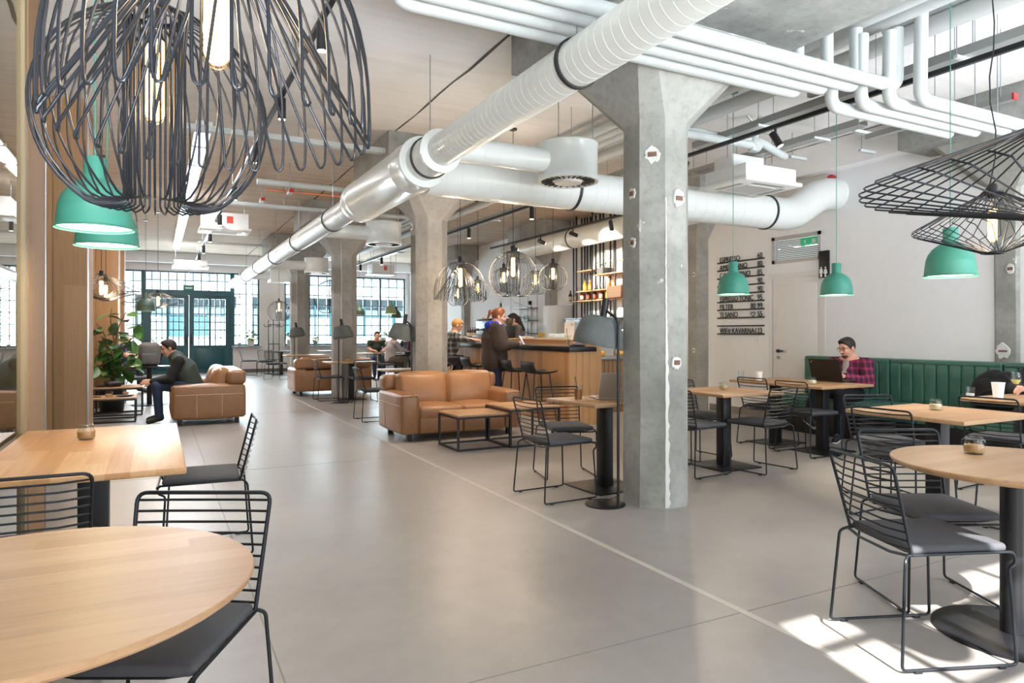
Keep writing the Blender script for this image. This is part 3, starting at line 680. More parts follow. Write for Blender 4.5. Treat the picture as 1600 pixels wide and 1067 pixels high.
MB().box(-0.025, 0.435, -0.035, LB, 1.035, 1.105, 0.004).obj('bar_top', M['black'], bar)
MB().box(0.44, 0.57, 0.04, LB, 0.0, 1.185, 0.004).obj('upper_counter', M['oakbar'], bar)
MB().box(0.42, 0.60, 0.02, LB, 1.185, 1.2, 0.003).box(0.60, 1.0, 1.0, LB, 1.185, 1.2, 0.003).obj('upper_counter_top', M['oakshelf'], bar)
# display counter with slatted front and lit glass case
dc = thing('display_counter', 'slatted oak counter with a lit glass pastry case behind the column', 'counter', (6.13, 9.15, 0))
MB().box(0.0, 1.7, 0.03, 0.8, 0.0, 0.86).obj('carcass', M['oakbar2'], dc)
slm = MB().box(0.004, 0.076, 0.0, 0.03, 0.06, 0.84, 0.004).mesh('slat', M['oakclad'], smooth=False)
for k in range(21): link('slat', slm, dc, (k*0.081, 0, 0))
MB().box(-0.01, 1.72, -0.02, 0.82, 0.86, 0.90, 0.003).obj('worktop', M['metal'], dc)
MB().box(0.0, 1.7, 0.05, 0.055, 0.90, 1.36).box(0.0, 0.005, 0.055, 0.7, 0.9, 1.36).box(0.0, 1.7, 0.05, 0.7, 1.36, 1.365).obj('glass_case', M['glass'], dc)
MB().box(0.02, 1.68, 0.3, 0.65, 1.12, 1.13).obj('glass_shelf', M['glass'], dc)
for xx in (0.0, 0.55, 1.1, 1.68): MB().box(xx, xx+0.02, 0.04, 0.06, 0.9, 1.37).obj('case_post', M['metal'], dc)
MB().box(0.03, 1.67, 0.08, 0.11, 1.34, 1.355).obj('case_light', flat('case_light_glow', 'FFE7BC', 0.4, emit='FFDFA8', estr=9), dc)
for k, xx in enumerate((0.12, 0.34, 0.8, 1.2)):
    tag(pillow(0.2, 0.2, 0.08+0.02*(k % 2), 0.04, (0, 0, 0.05), 3).obj('pastry', flat('golden_pastry', 'D8A24A' if k % 2 == 0 else '8A5A34', 0.6, vary=0.2), None, (6.13+xx+0.1, 9.15+0.35, 0.90)),
        ('golden cake', 'dark loaf cake', 'pale sponge cake', 'chocolate cake')[k]+' in the lit glass case behind the floor lamp', 'cake', 'cakes in the glass case')
# bar stools
def make_stool():
    t = thing('bar_stool', 'x', 'stool')
    prof = [(0.20, 0.745), (0.10, 0.728), (-0.06, 0.728), (-0.155, 0.745), (-0.195, 0.80), (-0.212, 0.90)]
    P = fillet([(p[0], 0, p[1]) for p in prof], 0.06, 4); v = []; f = []; hw = [0.19]*len(P)
    for i, p in enumerate(P):
        u = i/(len(P)-1); w = 0.19+0.015*math.sin(PI*u); dz = 0.0
        for k in range(7):
            yy = -1+2*k/6; curl = 0.03*abs(yy)**3 if u < 0.6 else 0.0; fx = 0.035*abs(yy)**3 if u > 0.6 else 0
            v.append((p.x+fx, yy*w, p.z+curl))
    for i in range(len(P)-1):
        for k in range(6): a = i*7+k; f.append((a, a+1, a+8, a+7))
    o = MB().add(v, f).obj('seat_shell', M['black'], t); md = o.modifiers.new('solid', 'SOLIDIFY'); md.thickness = 0.014
    for sx in (-1, 1):
        for sy in (-1, 1): MB().tube([(sx*0.12-0.01, sy*0.12, 0.735), (sx*0.20-0.01, sy*0.20, 0.0)], 0.009, 8).obj('leg', M['black'], t)
    for sx in (-1, 1): MB().tube([(sx*0.174-0.01, -0.174, 0.24), (sx*0.174-0.01, 0.174, 0.24)], 0.006, 6).obj('footrest', M['black'], t)
    return t
st = make_stool(); GB = 'black bar stools along the oak bar'
st.location = (4.80, 8.42, 0); tag(st, 'black bar stool at the near corner of the bar', 'stool', GB)
dup(st, (4.76, 9.03, 0), 0, 'second black bar stool from the near corner of the bar', GB)
dup(st, (4.80, 10.6, 0), 0, 'black bar stool beyond the woman in the brown jacket', GB)
dup(st, (4.82, 11.75, 0), 0, 'black bar stool under the man in the plaid shirt', GB)
dup(st, (4.80, 11.2, 0), 0.3, 'turned black bar stool beside the man in the plaid shirt', GB)
# ------------------------------------------------------------------ back bar: shelves on black uprights
bs = thing('back_bar_shelving', 'black uprights with oak shelves on the wall behind the bar', 'shelving', (8.02, 9.95, 0))
ups = [0.10, 0.42, 0.52, 0.86, 1.0, 1.12, 1.42, 1.55, 1.80, 1.92, 2.08, 2.28, 2.40, 2.50, 2.62, 2.95]
um = MB().box(-0.013, 0.013, -0.013, 0.013, 0, 2.25).mesh('upright', M['black'], smooth=False)
for k, y in enumerate(ups):
    link('upright', um, bs, (0.24, y, 1.55)); 
    if k % 4 == 0: link('upright', um, bs, (-0.02, y+0.03, 1.55))
SH = [(0.45, 2.95, 1.985), (0.0, 2.45, 2.19), (0.0, 1.75, 2.50), (1.85, 2.40, 2.62), (0.0, 0.95, 2.73)]
for (a, b, z) in SH: MB().box(-0.03, 0.27, a, b, z-0.022, z, 0.003).obj('shelf', M['oakshelf'], bs)
MB().box(-0.03, 0.27, 0.0, 2.98, 1.60, 1.62).obj('steel_shelf', M['metal'], bs)
def bottle(label, x, y, z, col, hgt=0.26, r=0.036, cap='1B1B1B', lab='E9DFC8'):
    t = thing('bottle', label, 'bottle', (x, y, z), 0, 'bottles on the back bar shelves')
    MB().lathe([(0, 0), (r, 0), (r, hgt*0.58), (r*0.75, hgt*0.68), (r*0.32, hgt*0.76), (r*0.32, hgt*0.94), (0, hgt*0.94)], 14).obj('body', flat('bottle_'+col, col, 0.12, coat=0.3), t)
    MB().lathe([(r*0.36, hgt*0.9), (r*0.36, hgt), (0, hgt)], 10).obj('cap', flat('cap_'+cap, cap, 0.4), t)
    MB().lathe([(r*1.02, hgt*0.14), (r*1.02, hgt*0.46)], 14).obj('paper_label', flat('label_'+lab, lab, 0.7), t)
ORD = ['first', 'second', 'third', 'fourth', 'fifth', 'sixth', 'seventh', 'eighth', 'ninth', 'tenth', 'eleventh', 'twelfth', 'thirteenth', 'fourteenth']
cols = [('2B2A2C', 'black', 'D8D2C8'), ('B9822E', 'amber', 'E0C070'), ('7A2E2A', 'red', 'E8D9C8'), ('3A2A20', 'dark brown', 'C24A3A'), ('4A2522', 'deep red', 'D46A4A'), ('8C4A38', 'rust red', 'EDE3DC'), ('C89A3E', 'gold', 'F0C04A'), ('D8C9A0', 'pale', 'B98A3A'), ('242426', 'black', '8A8A8A'), ('5A3A2A', 'brown', 'D8C8A8')]
for k, (c, n, lb) in enumerate(cols[:7]): bottle('%s bottle, %s from the left on the lower bottle shelf' % (n, ORD[k]), 8.12, 9.95+2.86-k*0.235, 1.985, c, 0.25, 0.04, lab=lb)
for k, (c, n, lb, yy) in enumerate([('B98A2A', 'bright yellow', 'F0D060', 2.28), ('A8622C', 'orange', 'E89A4A', 2.08), ('C9A28C', 'pinkish', 'D8703A', 1.40), ('A0622E', 'copper orange', 'E0A860', 1.24), ('D9C9C9', 'clear', 'D8B840', 0.55), ('C89AA0', 'pink', 'A85A8A', 0.35)]):
    bottle('%s bottle, %s from the left on the upper bottle shelf' % (n, ORD[k]), 8.12, 9.95+yy, 2.19, c, 0.25, 0.045, lab=lb)
tag(MB().box(-0.1, 0.1, -0.11, 0.11, 0, 0.14, 0.004).obj('grey_planter_box', flat('grey_box', '55585A', 0.7), None, (8.14, 9.95+1.62, 2.50)), 'small grey square planter on the third oak shelf', 'planter')
lf = thing('trailing_plant', 'small sprig of leaves in the grey planter on the oak shelf', 'plant', (8.14, 9.95+1.62, 2.64))
for k in range(14):
    a = k*2.4; MB().sphere((0.10*math.cos(a), 0.20*math.sin(a), 0.04+0.012*k-0.02*(k % 3)), (0.018, 0.022, 0.012), 6, 4).obj('leaf', flat('sprig_green', '4B6A3C', 0.6), lf)
for k in range(4): MB().tube([(0, 0, 0), (0.05*math.cos(k*1.6), 0.1*math.sin(k*1.6), 0.1), (0.09*math.cos(k*1.6), 0.18*math.sin(k*1.6), 0.13)], 0.003, 4).obj('stem', flat('sprig_green', '4B6A3C', 0.6), lf)
sp = thing('tabletop_speaker', 'brown fabric radio speaker on the lower bottle shelf beside the column', 'speaker', (8.05, 9.95+1.0, 1.985))
MB().box(-0.12, 0.1, -0.26, 0.22, 0, 0.24, 0.012).obj('cabinet', flat('brown_speaker', '4E241E', 0.5), sp)
MB().box(-0.126, -0.118, -0.25, 0.21, 0.01, 0.23).obj('grille_cloth', flat('speaker_cloth', '54402E', 0.9), sp)
# steel shelf: boxes and glasses
for k, (yy, c, n) in enumerate([(0.55, 'E8E8EC', 'white'), (0.35, '3A4FA8', 'blue'), (0.85, 'DADADE', 'pale grey')]):
    tag(MB().box(-0.09, 0.09, -0.12, 0.12, 0, 0.12+0.05*(k != 1), 0.003).obj('carton', flat('carton_'+c, c, 0.6), None, (8.1, 9.95+yy, 1.62)), n+' carton on the steel shelf behind the floor lamp', 'carton', 'cartons on the steel shelf')
gl = MB().lathe([(0.0, 0), (0.03, 0), (0.036, 0.11), (0.034, 0.11), (0.028, 0.005), (0, 0.005)], 14).mesh('drinking_glass', M['glass'])
for k in range(9): tag(link('drinking_glass', gl, None, (8.1+0.07*(k % 2), 9.95+1.3+k*0.12, 1.62)), '%s clear tumbler from the right in the row on the steel shelf' % ORD[k], 'glass', 'clear tumblers on the steel shelf')
# tall white cabinet and grey post left of the shelves
ck = thing('white_cabinet', 'tall white cupboard between the bar shelves and the brown column', 'cabinet', (8.0, 12.97, 0))
MB().box(-0.1, 0.28, 0, 0.64, 0, 1.92, 0.004).obj('body', M['door'], ck); MB().box(-0.12, -0.1, 0.02, 0.62, 0.1, 1.9, 0.003).obj('door', M['door'], ck)
fg = thing('glass_door_fridge', 'glass door fridge with a steel frame behind the menu card', 'fridge', (7.75, 11.2, 0))
MB().box(0, 0.5, 0, 1.2, 0, 1.58).obj('body', flat('fridge_interior', 'DCE2E4', 0.5), fg)
MB().box(-0.03, 0, 0, 0.04, 0.1, 1.58).box(-0.03, 0, 1.16, 1.2, 0.1, 1.58).box(-0.03, 0, 0.58, 0.62, 0.1, 1.58).box(-0.03, 0, 0, 1.2, 1.52, 1.58).obj('door_frame', M['metal'], fg)
MB().box(-0.02, -0.012, 0.04, 1.16, 0.1, 1.52).obj('glass_door', M['glass'], fg)
# string shelf with glassware, and the white doorway behind the bar
ss = thing('string_shelf', 'thin wire ladder shelf with glassware behind the bar', 'shelf', (8.1, 14.55, 0))
for y in (0, 0.9):
    m = MB(); m.tube([(-0.1, y, 1.2), (-0.1, y, 2.35)], 0.006, 5); m.tube([(0.16, y, 1.2), (0.16, y, 2.35)], 0.006, 5); m.obj('side_ladder', M['black'], ss)
for z in (1.28, 1.60, 1.90): 
    MB().box(-0.12, 0.18, -0.02, 0.92, z, z+0.014).obj('glass_shelf', flat('dark_glass_shelf', '41524C', 0.2), ss)
    MB().tube([(-0.1, -0.02, z+0.02), (-0.18, 0.45, z+0.14), (-0.1, 0.92, z+0.28)], 0.004, 5).obj('diagonal_wire', M['black'], ss)
for z in (1.294, 1.614):
    for k in range(8): tag(link('drinking_glass', gl, None, (8.04+0.1*(k % 2), 14.62+k*0.105, z)), '%s upturned glass from the right on the %s glass shelf of the wire ladder' % (ORD[k], 'lower' if z < 1.5 else 'middle'), 'glass', 'glasses on the wire ladder shelf')
dw = struct('door_4', MB().box(XR-0.03, XR+0.0, 14.9, 15.0, 0, 2.1).box(XR-0.03, XR, 16.5, 16.6, 0, 2.1).box(XR-0.03, XR, 14.9, 16.6, 2.0, 2.1), M['door'])
MB().box(XR-0.02, XR-0.002, 15.0, 16.5, 0, 2.0).obj('door_panel', flat('pale_back_door', 'D2CBC4', 0.5), dw)
# ------------------------------------------------------------------ ducts and pipes
def along(axis, a, b, u, w):      # frame that lays a lathe (local z) along X or Y
    if axis == 'Y': return Matrix.Translation((u, a, w)) @ Matrix.Rotation(-PI/2, 4, 'X')
    return Matrix.Translation((a, u, w)) @ Matrix.Rotation(PI/2, 4, 'Y')
def duct_run(mb, axis, a, b, u, w, r, pitch=0.085, n=32, ridge=0.0022):
    prof = [(0, 0), (r, 0)]; z = pitch; L = b-a
    while z < L-0.01: prof += [(r, z-0.0035), (r+ridge, z-0.002), (r+ridge, z+0.002), (r, z+0.0035)]; z += pitch
    prof += [(r, L), (0, L)]
    return mb.add(MB().lathe(prof, n).xf(along(axis, a, b, u, w)).v, MB().lathe(prof, n).f)
def lath(prof, axis, a, u, w, n=32): return MB().lathe(prof, n).xf(along(axis, a, a, u, w))
def hoop(axis, a, u, w, r, t=0.012, wd=0.03): return lath([(r, -wd/2), (r+t, -wd/2), (r+t, wd/2), (r, wd/2)], axis, a, u, w)
DX, DZ_ = 2.2, 2.89
md = thing('main_duct', 'long white spiral duct running under the ceiling above the aisle', 'duct', (0, 0, 0))
duct_run(MB(), 'Y', -1.4, 5.56, DX, DZ_, 0.137, 0.075, ridge=0.0011).obj('near_run', M['duct'], md, sharp=18)
lath([(0, 0), (0.137, 0), (0.192, 0.03), (0.192, 0.06), (0.175, 0.09), (0.178, 0.10), (0.178, 0.52), (0, 0.52)], 'Y', 5.54, DX, DZ_).obj('collar', M['duct'], md)
lath([(0, 0), (0.237, 0), (0.243, 0.02), (0.237, 0.04), (0.237, 0.30), (0.243, 0.32), (0.237, 0.34), (0.237, 1.98), (0.245, 2.0), (0.237, 2.03), (0.237, 2.16), (0.245, 2.18), (0.237, 2.2), (0.237, 2.28), (0.16, 2.36), (0, 2.36)], 'Y', 6.0, DX, DZ_).obj('tee_piece', M['duct'], md)
duct_run(MB(), 'Y', 8.3, 23.9, DX, DZ_, 0.152, 0.11).obj('far_run', M['ductm'], md, sharp=18)
for k, (y, r) in enumerate(((3.4, 0.139), (5.84, 0.18), (9.7, 0.154), (12.3, 0.154), (14.9, 0.154), (17.5, 0.154), (20.2, 0.154))):
    hoop('Y', y, DX, DZ_, r).obj('clamp_ring', M['ring'], md); MB().cyl((DX, y, DZ_+r), 0.005, H-DZ_-r, 6).obj('hanger_rod', M['metal'], md)
cd = thing('cross_duct', 'thick white duct crossing from the main duct to the right wall', 'duct', (0, 0, 0))
duct_run(MB(), 'X', DX+0.18, 7.2, 6.45, DZ_, 0.215, 0.16, ridge=0.0015).obj('run', M['duct'], cd, sharp=18)
el = [(7.2, 6.45, DZ_), (7.45, 6.45, DZ_), (7.62, 6.43, DZ_+0.03), (7.78, 6.38, DZ_+0.14), (7.95, 6.33, DZ_+0.26), (8.12, 6.31, DZ_+0.31), (8.32, 6.30, DZ_+0.32)]
MB().tube(el, [0.215, 0.217, 0.217, 0.217, 0.217, 0.217, 0.217], 32).obj('elbow', M['duct'], cd)
for x in (4.1, 7.12): hoop('X', x, 6.45, DZ_, 0.216).obj('clamp_ring', M['ring'], cd); MB().cyl((x, 6.45, DZ_+0.2), 0.005, H-DZ_-0.2, 6).obj('hanger_rod', M['metal'], cd)
def diffuser(x, y, label):
    t = thing('air_diffuser', label, 'diffuser', (0, 0, 0), 0, 'drum air diffusers on the main duct')
    duct_run(MB(), 'X', DX+0.12, x-0.05, y, 2.95, 0.115, 0.15, ridge=0.0012).obj('branch_duct', M['duct'], t, sharp=18)
    MB().lathe([(0, 0.37), (0.288, 0.37), (0.296, 0.36), (0.288, 0.35), (0.288, 0.06), (0.296, 0.05), (0.296, 0.0), (0.27, 0.0), (0.27, 0.012), (0, 0.012)], 48, (x, y, 2.77)).obj('drum', M['duct'], t)
    MB().lathe([(0, -0.012), (0.13, -0.012), (0.14, 0.012), (0, 0.012)], 32, (x, y, 2.77)).obj('centre_plate', M['acwhite'], t)
    sm = MB().box(0.155, 0.262, -0.0055, 0.0055, 2.772, 2.784).mesh('slot', M['grille'], smooth=False)
    for k in range(24): link('slot', sm, t, (x, y, 0), (0, 0, 2*PI*k/24))
    for s in (-0.17, 0.22): MB().cyl((x+s, y-0.1, 3.13), 0.005, H-3.13, 6).obj('hanger_rod', M['metal'], t)
diffuser(3.56, 5.66, 'white drum air diffuser nearest, left of the big column')
diffuser(3.36, 11.1, 'white drum air diffuser between the second and third columns')
diffuser(3.50, 17.2, 'farthest white drum air diffuser, before the fourth column')
wd = thing('wall_duct', 'pale duct along the wall above the bar shelves, lit by spotlights', 'duct', (0, 0, 0))
duct_run(MB(), 'Y', 7.6, 14.0, 7.30, 3.16, 0.19, 0.13, ridge=0.0015).obj('run', M['duct'], wd, sharp=18)
MB().tube(fillet([(7.30, 14.0, 3.16), (7.30, 14.45, 3.16), (8.32, 14.45, 3.16)], 0.3, 6), 0.19, 24).obj('elbow', M['duct'], wd)
for y in (9.0, 11.4, 13.6): hoop('Y', y, 7.30, 3.16, 0.192, 0.008).obj('clamp_ring', M['ring'], wd); MB().cyl((7.30, y, 3.34), 0.005, H-3.34, 6).obj('hanger_rod', M['metal'], wd)
fb = thing('supply_air_box', 'white air box on a short duct before the far windows', 'air box', (0, 0, 0))
MB().box(3.05, 3.85, 21.6, 22.3, 2.85, 3.45, 0.01).obj('box_body', M['duct'], fb)
duct_run(MB(), 'X', DX+0.12, 3.05, 21.95, 3.05, 0.13, 0.2).obj('branch_duct', M['duct'], fb)
def pipe(label, pts, r, mat='pipe', group=None, fr=0.09, n=14, name='pipe', hang=()):
    t = thing(name, label, 'pipe', (0, 0, 0), 0, group)
    MB().tube(fillet(pts, fr, 5), r, n).obj('run', M[mat], t)
    for (x, y, z) in hang:
        MB().cyl((x, y, z), 0.004, H-z, 6).obj('hanger_rod', M['metal'], t)
    return t
zu, zl = 3.12, 2.99; GP = 'white pipes crossing in front of the big column'
for k, (y, xe, lab) in enumerate(((3.60, 4.32, 'nearest the column'), (3.455, 4.46, 'second from the column'), (3.315, 4.60, 'third from the column'), (3.17, 4.86, 'farthest from the column'))):
    xl = 1.16 if k == 0 else 1.0-0.1*k
    pipe('white upper cross pipe '+lab, [(xl, y, 3.62), (xl, y, zu), (xe, y, zu), (xe, y, 3.55)], 0.046, group=GP, hang=((1.9, y, zu+0.04),))
for k, (y, xs, xe, lab) in enumerate(((3.42, 4.46, 5.95, 'lowest in view'), (3.29, 4.62, 6.10, 'second from below'), (3.16, 4.75, 6.30, 'third from below'), (3.02, 4.90, 6.55, 'with the tall riser at its left end'))):
    pipe('white lower cross pipe '+lab, [(xs, y-0.01, 3.66 if k == 3 else 3.2 if k == 0 else 3.5), (xs, y, zl), (xe, y, zl)], 0.046, group='white lower cross pipes at upper right', hang=((5.75+0.05*k, y, zl+0.04),))
for k, (x, r) in enumerate(((4.50, 0.05), (4.66, 0.05), (4.82, 0.055), (5.20, 0.07))):
    pipe(('leftmost', 'second', 'third', 'thick rightmost')[k]+' of the long white pipes under the ceiling right of the columns', [(x, -1.3, 3.62), (x, 22.5, 3.62)], r, group='long white pipes under the ceiling', hang=((x, 2.2, 3.66), (x, 7.4, 3.66)))
for k, y in enumerate((3.60, 3.68)):
    pipe(('front', 'rear')[k]+' bare copper pipe clipped to the ceiling at upper right', [(4.27, y, 3.79), (5.02+0.1*k, y, 3.79), (5.08+0.1*k, y+0.1, 3.74)], 0.011, 'copper', 'bare copper pipes', 0.05, 8)
pipe('short white pipe on the ceiling near the top right corner', [(5.2, 2.55, 3.72), (5.2, 3.5, 3.72)], 0.03, n=10)
GQ = 'thin pipes crossing the far ceiling'
pipe('white pipe crossing the ceiling behind the wire pendants', [(1.3, 10.6, 3.52), (4.4, 10.6, 3.52)], 0.045, group=GQ, hang=((1.6, 10.6, 3.55),))
pipe('red-brown pipe just beneath the white pipe behind the wire pendants', [(1.45, 10.75, 3.44), (4.4, 10.75, 3.44)], 0.014, 'copper', GQ)
pipe('white pipe with a red tagged bracket, behind the main duct', [(1.0, 12.0, 3.42), (4.4, 12.0, 3.42)], 0.04, group=GQ, hang=((1.9, 12.0, 3.45), (3.0, 12.0, 3.45)))
pipe('pale pipe high across the far end of the aisle', [(0.9, 18.6, 3.55), (4.4, 18.6, 3.55)], 0.03, group=GQ)
for k, (x, y, z) in enumerate(((1.75, 10.5, 3.36), (1.55, 12.0, 3.48), (3.05, 12.0, 3.48))):
    b = thing('pipe_bracket', ('red tipped pipe bracket above the white pipe behind the wire lamps', 'red tipped bracket left of the main duct', 'red tipped bracket right of the main duct')[k], 'bracket', (x, y, z), 0, 'red tipped pipe brackets')
    MB().box(-0.03, 0.03, -0.12, 0.12, 0, 0.05).cyl((0, 0, 0.05), 0.005, H-z-0.05, 6).obj('channel', M['metal'], b); MB().box(-0.032, 0.032, -0.135, -0.12, -0.002, 0.052).obj('end_cap', M['red'], b)
su = thing('strut_channel', 'grey strut channel with a red end cap at the upper right', 'strut', (6.2, 3.05, 3.2))
MB().box(-0.03, 0.03, 0, 1.3, 0, 0.05).obj('channel', M['tray'], su); MB().box(-0.032, 0.032, -0.015, 0, -0.002, 0.052).obj('end_cap', M['red'], su); MB().cyl((0, 0.1, 0.05), 0.004, H-3.25, 6).obj('hanger_rod', M['metal'], su)
def cable_tray(label, x, y0, y1, z, w=0.12, h=0.07):
    t = thing('cable_tray', label, 'cable tray', (x, y0, z), 0, 'galvanised cable trays'); L = y1-y0
    MB().box(-w/2, w/2, 0, L, 0, 0.004).box(-w/2, -w/2+0.004, 0, L, 0.004, h).box(w/2-0.004, w/2, 0, L, 0.004, h).obj('tray', M['tray'], t)
    y = 0.5
    while y < L:
        MB().box(-w/2-0.06, w/2+0.06, y-0.015, y+0.015, -0.024, 0).obj('cross_bar', M['pipe'], t)
        for s in (-1, 1): MB().cyl((s*(w/2+0.045), y, 0), 0.004, H-z, 6).obj('hanger_rod', M['metal'], t)
        y += 1.9
    return t
cable_tray('grey cable tray above the black light track at upper right', 5.42, 0.6, 5.9, 3.38)
cable_tray('grey cable tray near the right wall behind the lit spotlight', 6.5, 4.6, 9.0, 3.45, 0.14)
cable_tray('grey cable tray above the bar', 5.6, 7.2, 20.0, 3.42, 0.16)
ct = thing('cable_tray', 'white tray crossing the ceiling behind the two big wire pendants', 'cable tray', (0.2, 8.4, 3.56), 0, 'galvanised cable trays')
MB().box(0, 4.0, -0.06, 0.06, 0, 0.06).obj('tray', M['pipe'], ct); MB().cyl((1.3, 0, 0.06), 0.005, H-3.62, 6).obj('hanger_rod', M['metal'], ct)
for k, (x, y) in enumerate(((6.9, 4.9), (7.7, 5.4), (7.2, 6.0))):
    t = thing('ceiling_bracket', ('white U bracket with thread rod right of the lit spotlight', 'white U bracket nearest the red beacon', 'white U bracket above the duct elbow')[k], 'bracket', (x, y, 3.5), 0, 'white ceiling brackets')
    MB().box(-0.14, 0.14, -0.02, 0.02, 0, 0.03).obj('cross_bar', M['pipe'], t); MB().cyl((-0.1, 0, 0.03), 0.005, H-3.53, 6).obj('hanger_rod', M['metal'], t)
lb = thing('junction_box', 'grey pair of cable boxes with black loops beneath the white pipes', 'box', (5.32, 4.05, 3.46))
for k in range(2): MB().box(-0.03, 0.03, k*0.14, k*0.14+0.12, 0, 0.10, 0.004).obj('box', M['tray'], lb)
for k in range(3): MB().tube([(0, 0.03+k*0.09+0.035*math.cos(a), 0.10+0.05*math.sin(a)) for a in [PI*i/8 for i in range(9)]], 0.006, 6).obj('cable_loop', M['black'], lb)
# air conditioning cassettes
def cassette(label, x, y, z, w, d, sticker=True, rz=0):
    t = thing('air_conditioner', label, 'air conditioner', (x, y, z), rz, 'ceiling air conditioners')
    MB().box(-w/2, w/2, -d/2, d/2, 0.05, 0.32 if w < 0.8 and sticker else 0.2, 0.004).obj('body', M['acwhite'], t)
    MB().box(-w/2-0.05, w/2+0.05, -d/2-0.05, d/2+0.05, 0, 0.045, 0.012).obj('panel', M['acwhite'], t)
    MB().box(-w*0.28, w*0.28, -d*0.28, d*0.28, -0.006, 0.002).obj('intake_grille', flat('ac_grille', 'C9CBCA', 0.6), t)
    for s in (-1, 1): MB().box(s*w*0.42-0.03, s*w*0.42+0.03, -d*0.3, d*0.3, -0.004, 0.002).obj('vane', M['tray'], t); MB().box(-w*0.3, w*0.3, s*d*0.42-0.025, s*d*0.42+0.025, -0.004, 0.002).obj('vane', M['tray'], t)
    if sticker: MB().box(w*0.02, w*0.16, -d/2-0.004, -d/2, 0.13, 0.26).obj('red_sticker', M['sticker'], t)
    for s in (-1, 1): MB().cyl((s*w*0.45, 0, 0.32), 0.005, H-z-0.32, 6).obj('hanger_rod', M['metal'], t)
cassette('white air conditioner with a red square beneath the near wire lamps', 1.12, 13.8, 3.18, 0.78, 0.6)
cassette('air conditioner above the entrance doors', 0.85, 21.6, 3.15, 0.85, 0.7, False)
cassette('air conditioner with red square before the far right window', 6.2, 20.8, 3.1, 0.7, 0.6)
cassette('white air conditioner just right of the big column, in front of the cross duct', 6.05, 5.70, 2.95, 0.78, 0.62, False)
pb = thing('valve_pipes', 'tangle of white insulated pipes with elbows above the air conditioner', 'pipe', (0, 0, 0))
MB().tube(fillet([(4.3, 5.55, 3.44), (5.7, 5.55, 3.44), (6.0, 5.5, 3.44), (6.35, 5.55, 3.36), (6.5, 5.6, 3.36)], 0.1, 5), 0.045, 12).obj('upper_pipe', M['pipe'], pb)
MB().tube(fillet([(4.3, 5.43, 3.36), (5.5, 5.43, 3.36), (5.80, 5.43, 3.36), (5.80, 5.43, 3.29)], 0.1, 5), 0.045, 12).obj('lower_pipe', M['pipe'], pb)
MB().tube(fillet([(5.9, 5.5, 3.44), (5.95, 5.5, 3.6), (6.1, 5.6, 3.74)], 0.08, 5), 0.035, 12).obj('branch_pipe', M['pipe'], pb)
MB().sphere((5.92, 5.5, 3.40), (0.09, 0.07, 0.09), 14, 10).obj('valve_cover', M['pipe'], pb)
MB().tube(fillet([(6.4, 5.6, 3.38), (6.4, 5.6, 3.56), (6.1, 5.6, 3.6), (5.9, 5.6, 3.75)], 0.06, 4), 0.012, 8).obj('cable_conduit', M['tray'], pb)
bx = thing('duct_box', 'plain silver grey box behind the insulated pipes above the cross duct', 'box', (6.1, 6.0, 3.1)); MB().box(-0.02, 0.5, 0, 0.3, 0, 0.34, 0.004).obj('casing', M['acwhite'], bx); MB().cyl((0.2, 0.15, 0.34), 0.005, H-3.44, 6).obj('hanger_rod', M['metal'], bx)
bc = thing('alarm_beacon', 'round red alarm beacon high on the white right wall', 'alarm', (XR, 6.32, 3.43)); MB().cyl((-0.04, 0, 0), 0.05, 0.04, 16, axis=0).obj('base', M['red'], bc); MB().sphere((-0.05, 0, 0), (0.06, 0.055, 0.055), 16, 10).obj('dome', M['red'], bc)
# ------------------------------------------------------------------ light tracks with spots
def spot_light(t, p, d, e=18, size=75):
    o = light('SPOT', 'spot_beam', p, e, (1.0, 0.88, 0.72), d, spot_size=math.radians(size), spot_blend=0.6, shadow_soft_size=0.03); return o
def track(label, x, y0, y1, z):
    t = thing('light_track', label, 'light track', (x, y0, z), 0, 'black ceiling light tracks')
    MB().box(-0.018, 0.018, 0, y1-y0, 0, 0.035).obj('rail', M['black'], t)
    y = 0.3
    while y < y1-y0: MB().cyl((0, y, 0.035), 0.003, H-z-0.035, 5).obj('suspension_wire', M['metal'], t); y += 2.4
def down_spot(label, x, y, z, e=14, L=0.19):
    e *= 5
    t = thing('track_spotlight', label, 'spotlight', (x, y, z), 0, 'black cylinder spotlights on the tracks')
    MB().cyl((0, 0, -L), 0.034, L-0.012, 18).obj('body', M['black'], t); MB().cyl((0, 0, -0.02), 0.012, 0.02, 10).obj('adapter', M['black'], t)
    MB().cyl((0, 0, -L-0.002), 0.028, 0.003, 16).obj('lens', M['spotlens'], t)
    if e: spot_light(t, (x, y, z-L-0.02), (0, 0, -1), e)
def aim_spot(label, x, y, z, d, e=25, flare=False):
    e *= 6
    t = thing('aimed_spotlight', label, 'spotlight', (x, y, z), 0, 'tilted black spotlights'); dv = Vector(d).normalized()
    MB().cyl((0, 0, -0.07), 0.012, 0.07, 8).obj('adapter', M['black'], t)
    R = dv.to_track_quat('Z', 'Y').to_matrix().to_4x4(); T = Matrix.Translation((0, 0, -0.09)) @ R
    MB().cyl((0, 0, -0.06), 0.034, 0.15, 18).xf(T).obj('body', M['black'], t); MB().cyl((0, 0, 0.09), 0.028, 0.003, 16).xf(T).obj('lens', M['spotlens'], t)
    if e: spot_light(t, (x+dv.x*0.12, y+dv.y*0.12, z-0.09+dv.z*0.12), d, e, 60)
track('black light track at upper left, crossing behind the wire pendants', 0.95, 0.5, 21, 3.32)
for k, y in enumerate((4.5, 6.1, 7.8, 10.1, 12.6, 15.0, 17.2, 19.0)): down_spot('%s black cylinder spot from the front on the upper left track' % ORD[k], 0.95, y, 3.32, 9 if k < 4 else 8)
track('black light track above the nearest edge of the bar', 5.0, 8.9, 22, 3.2)
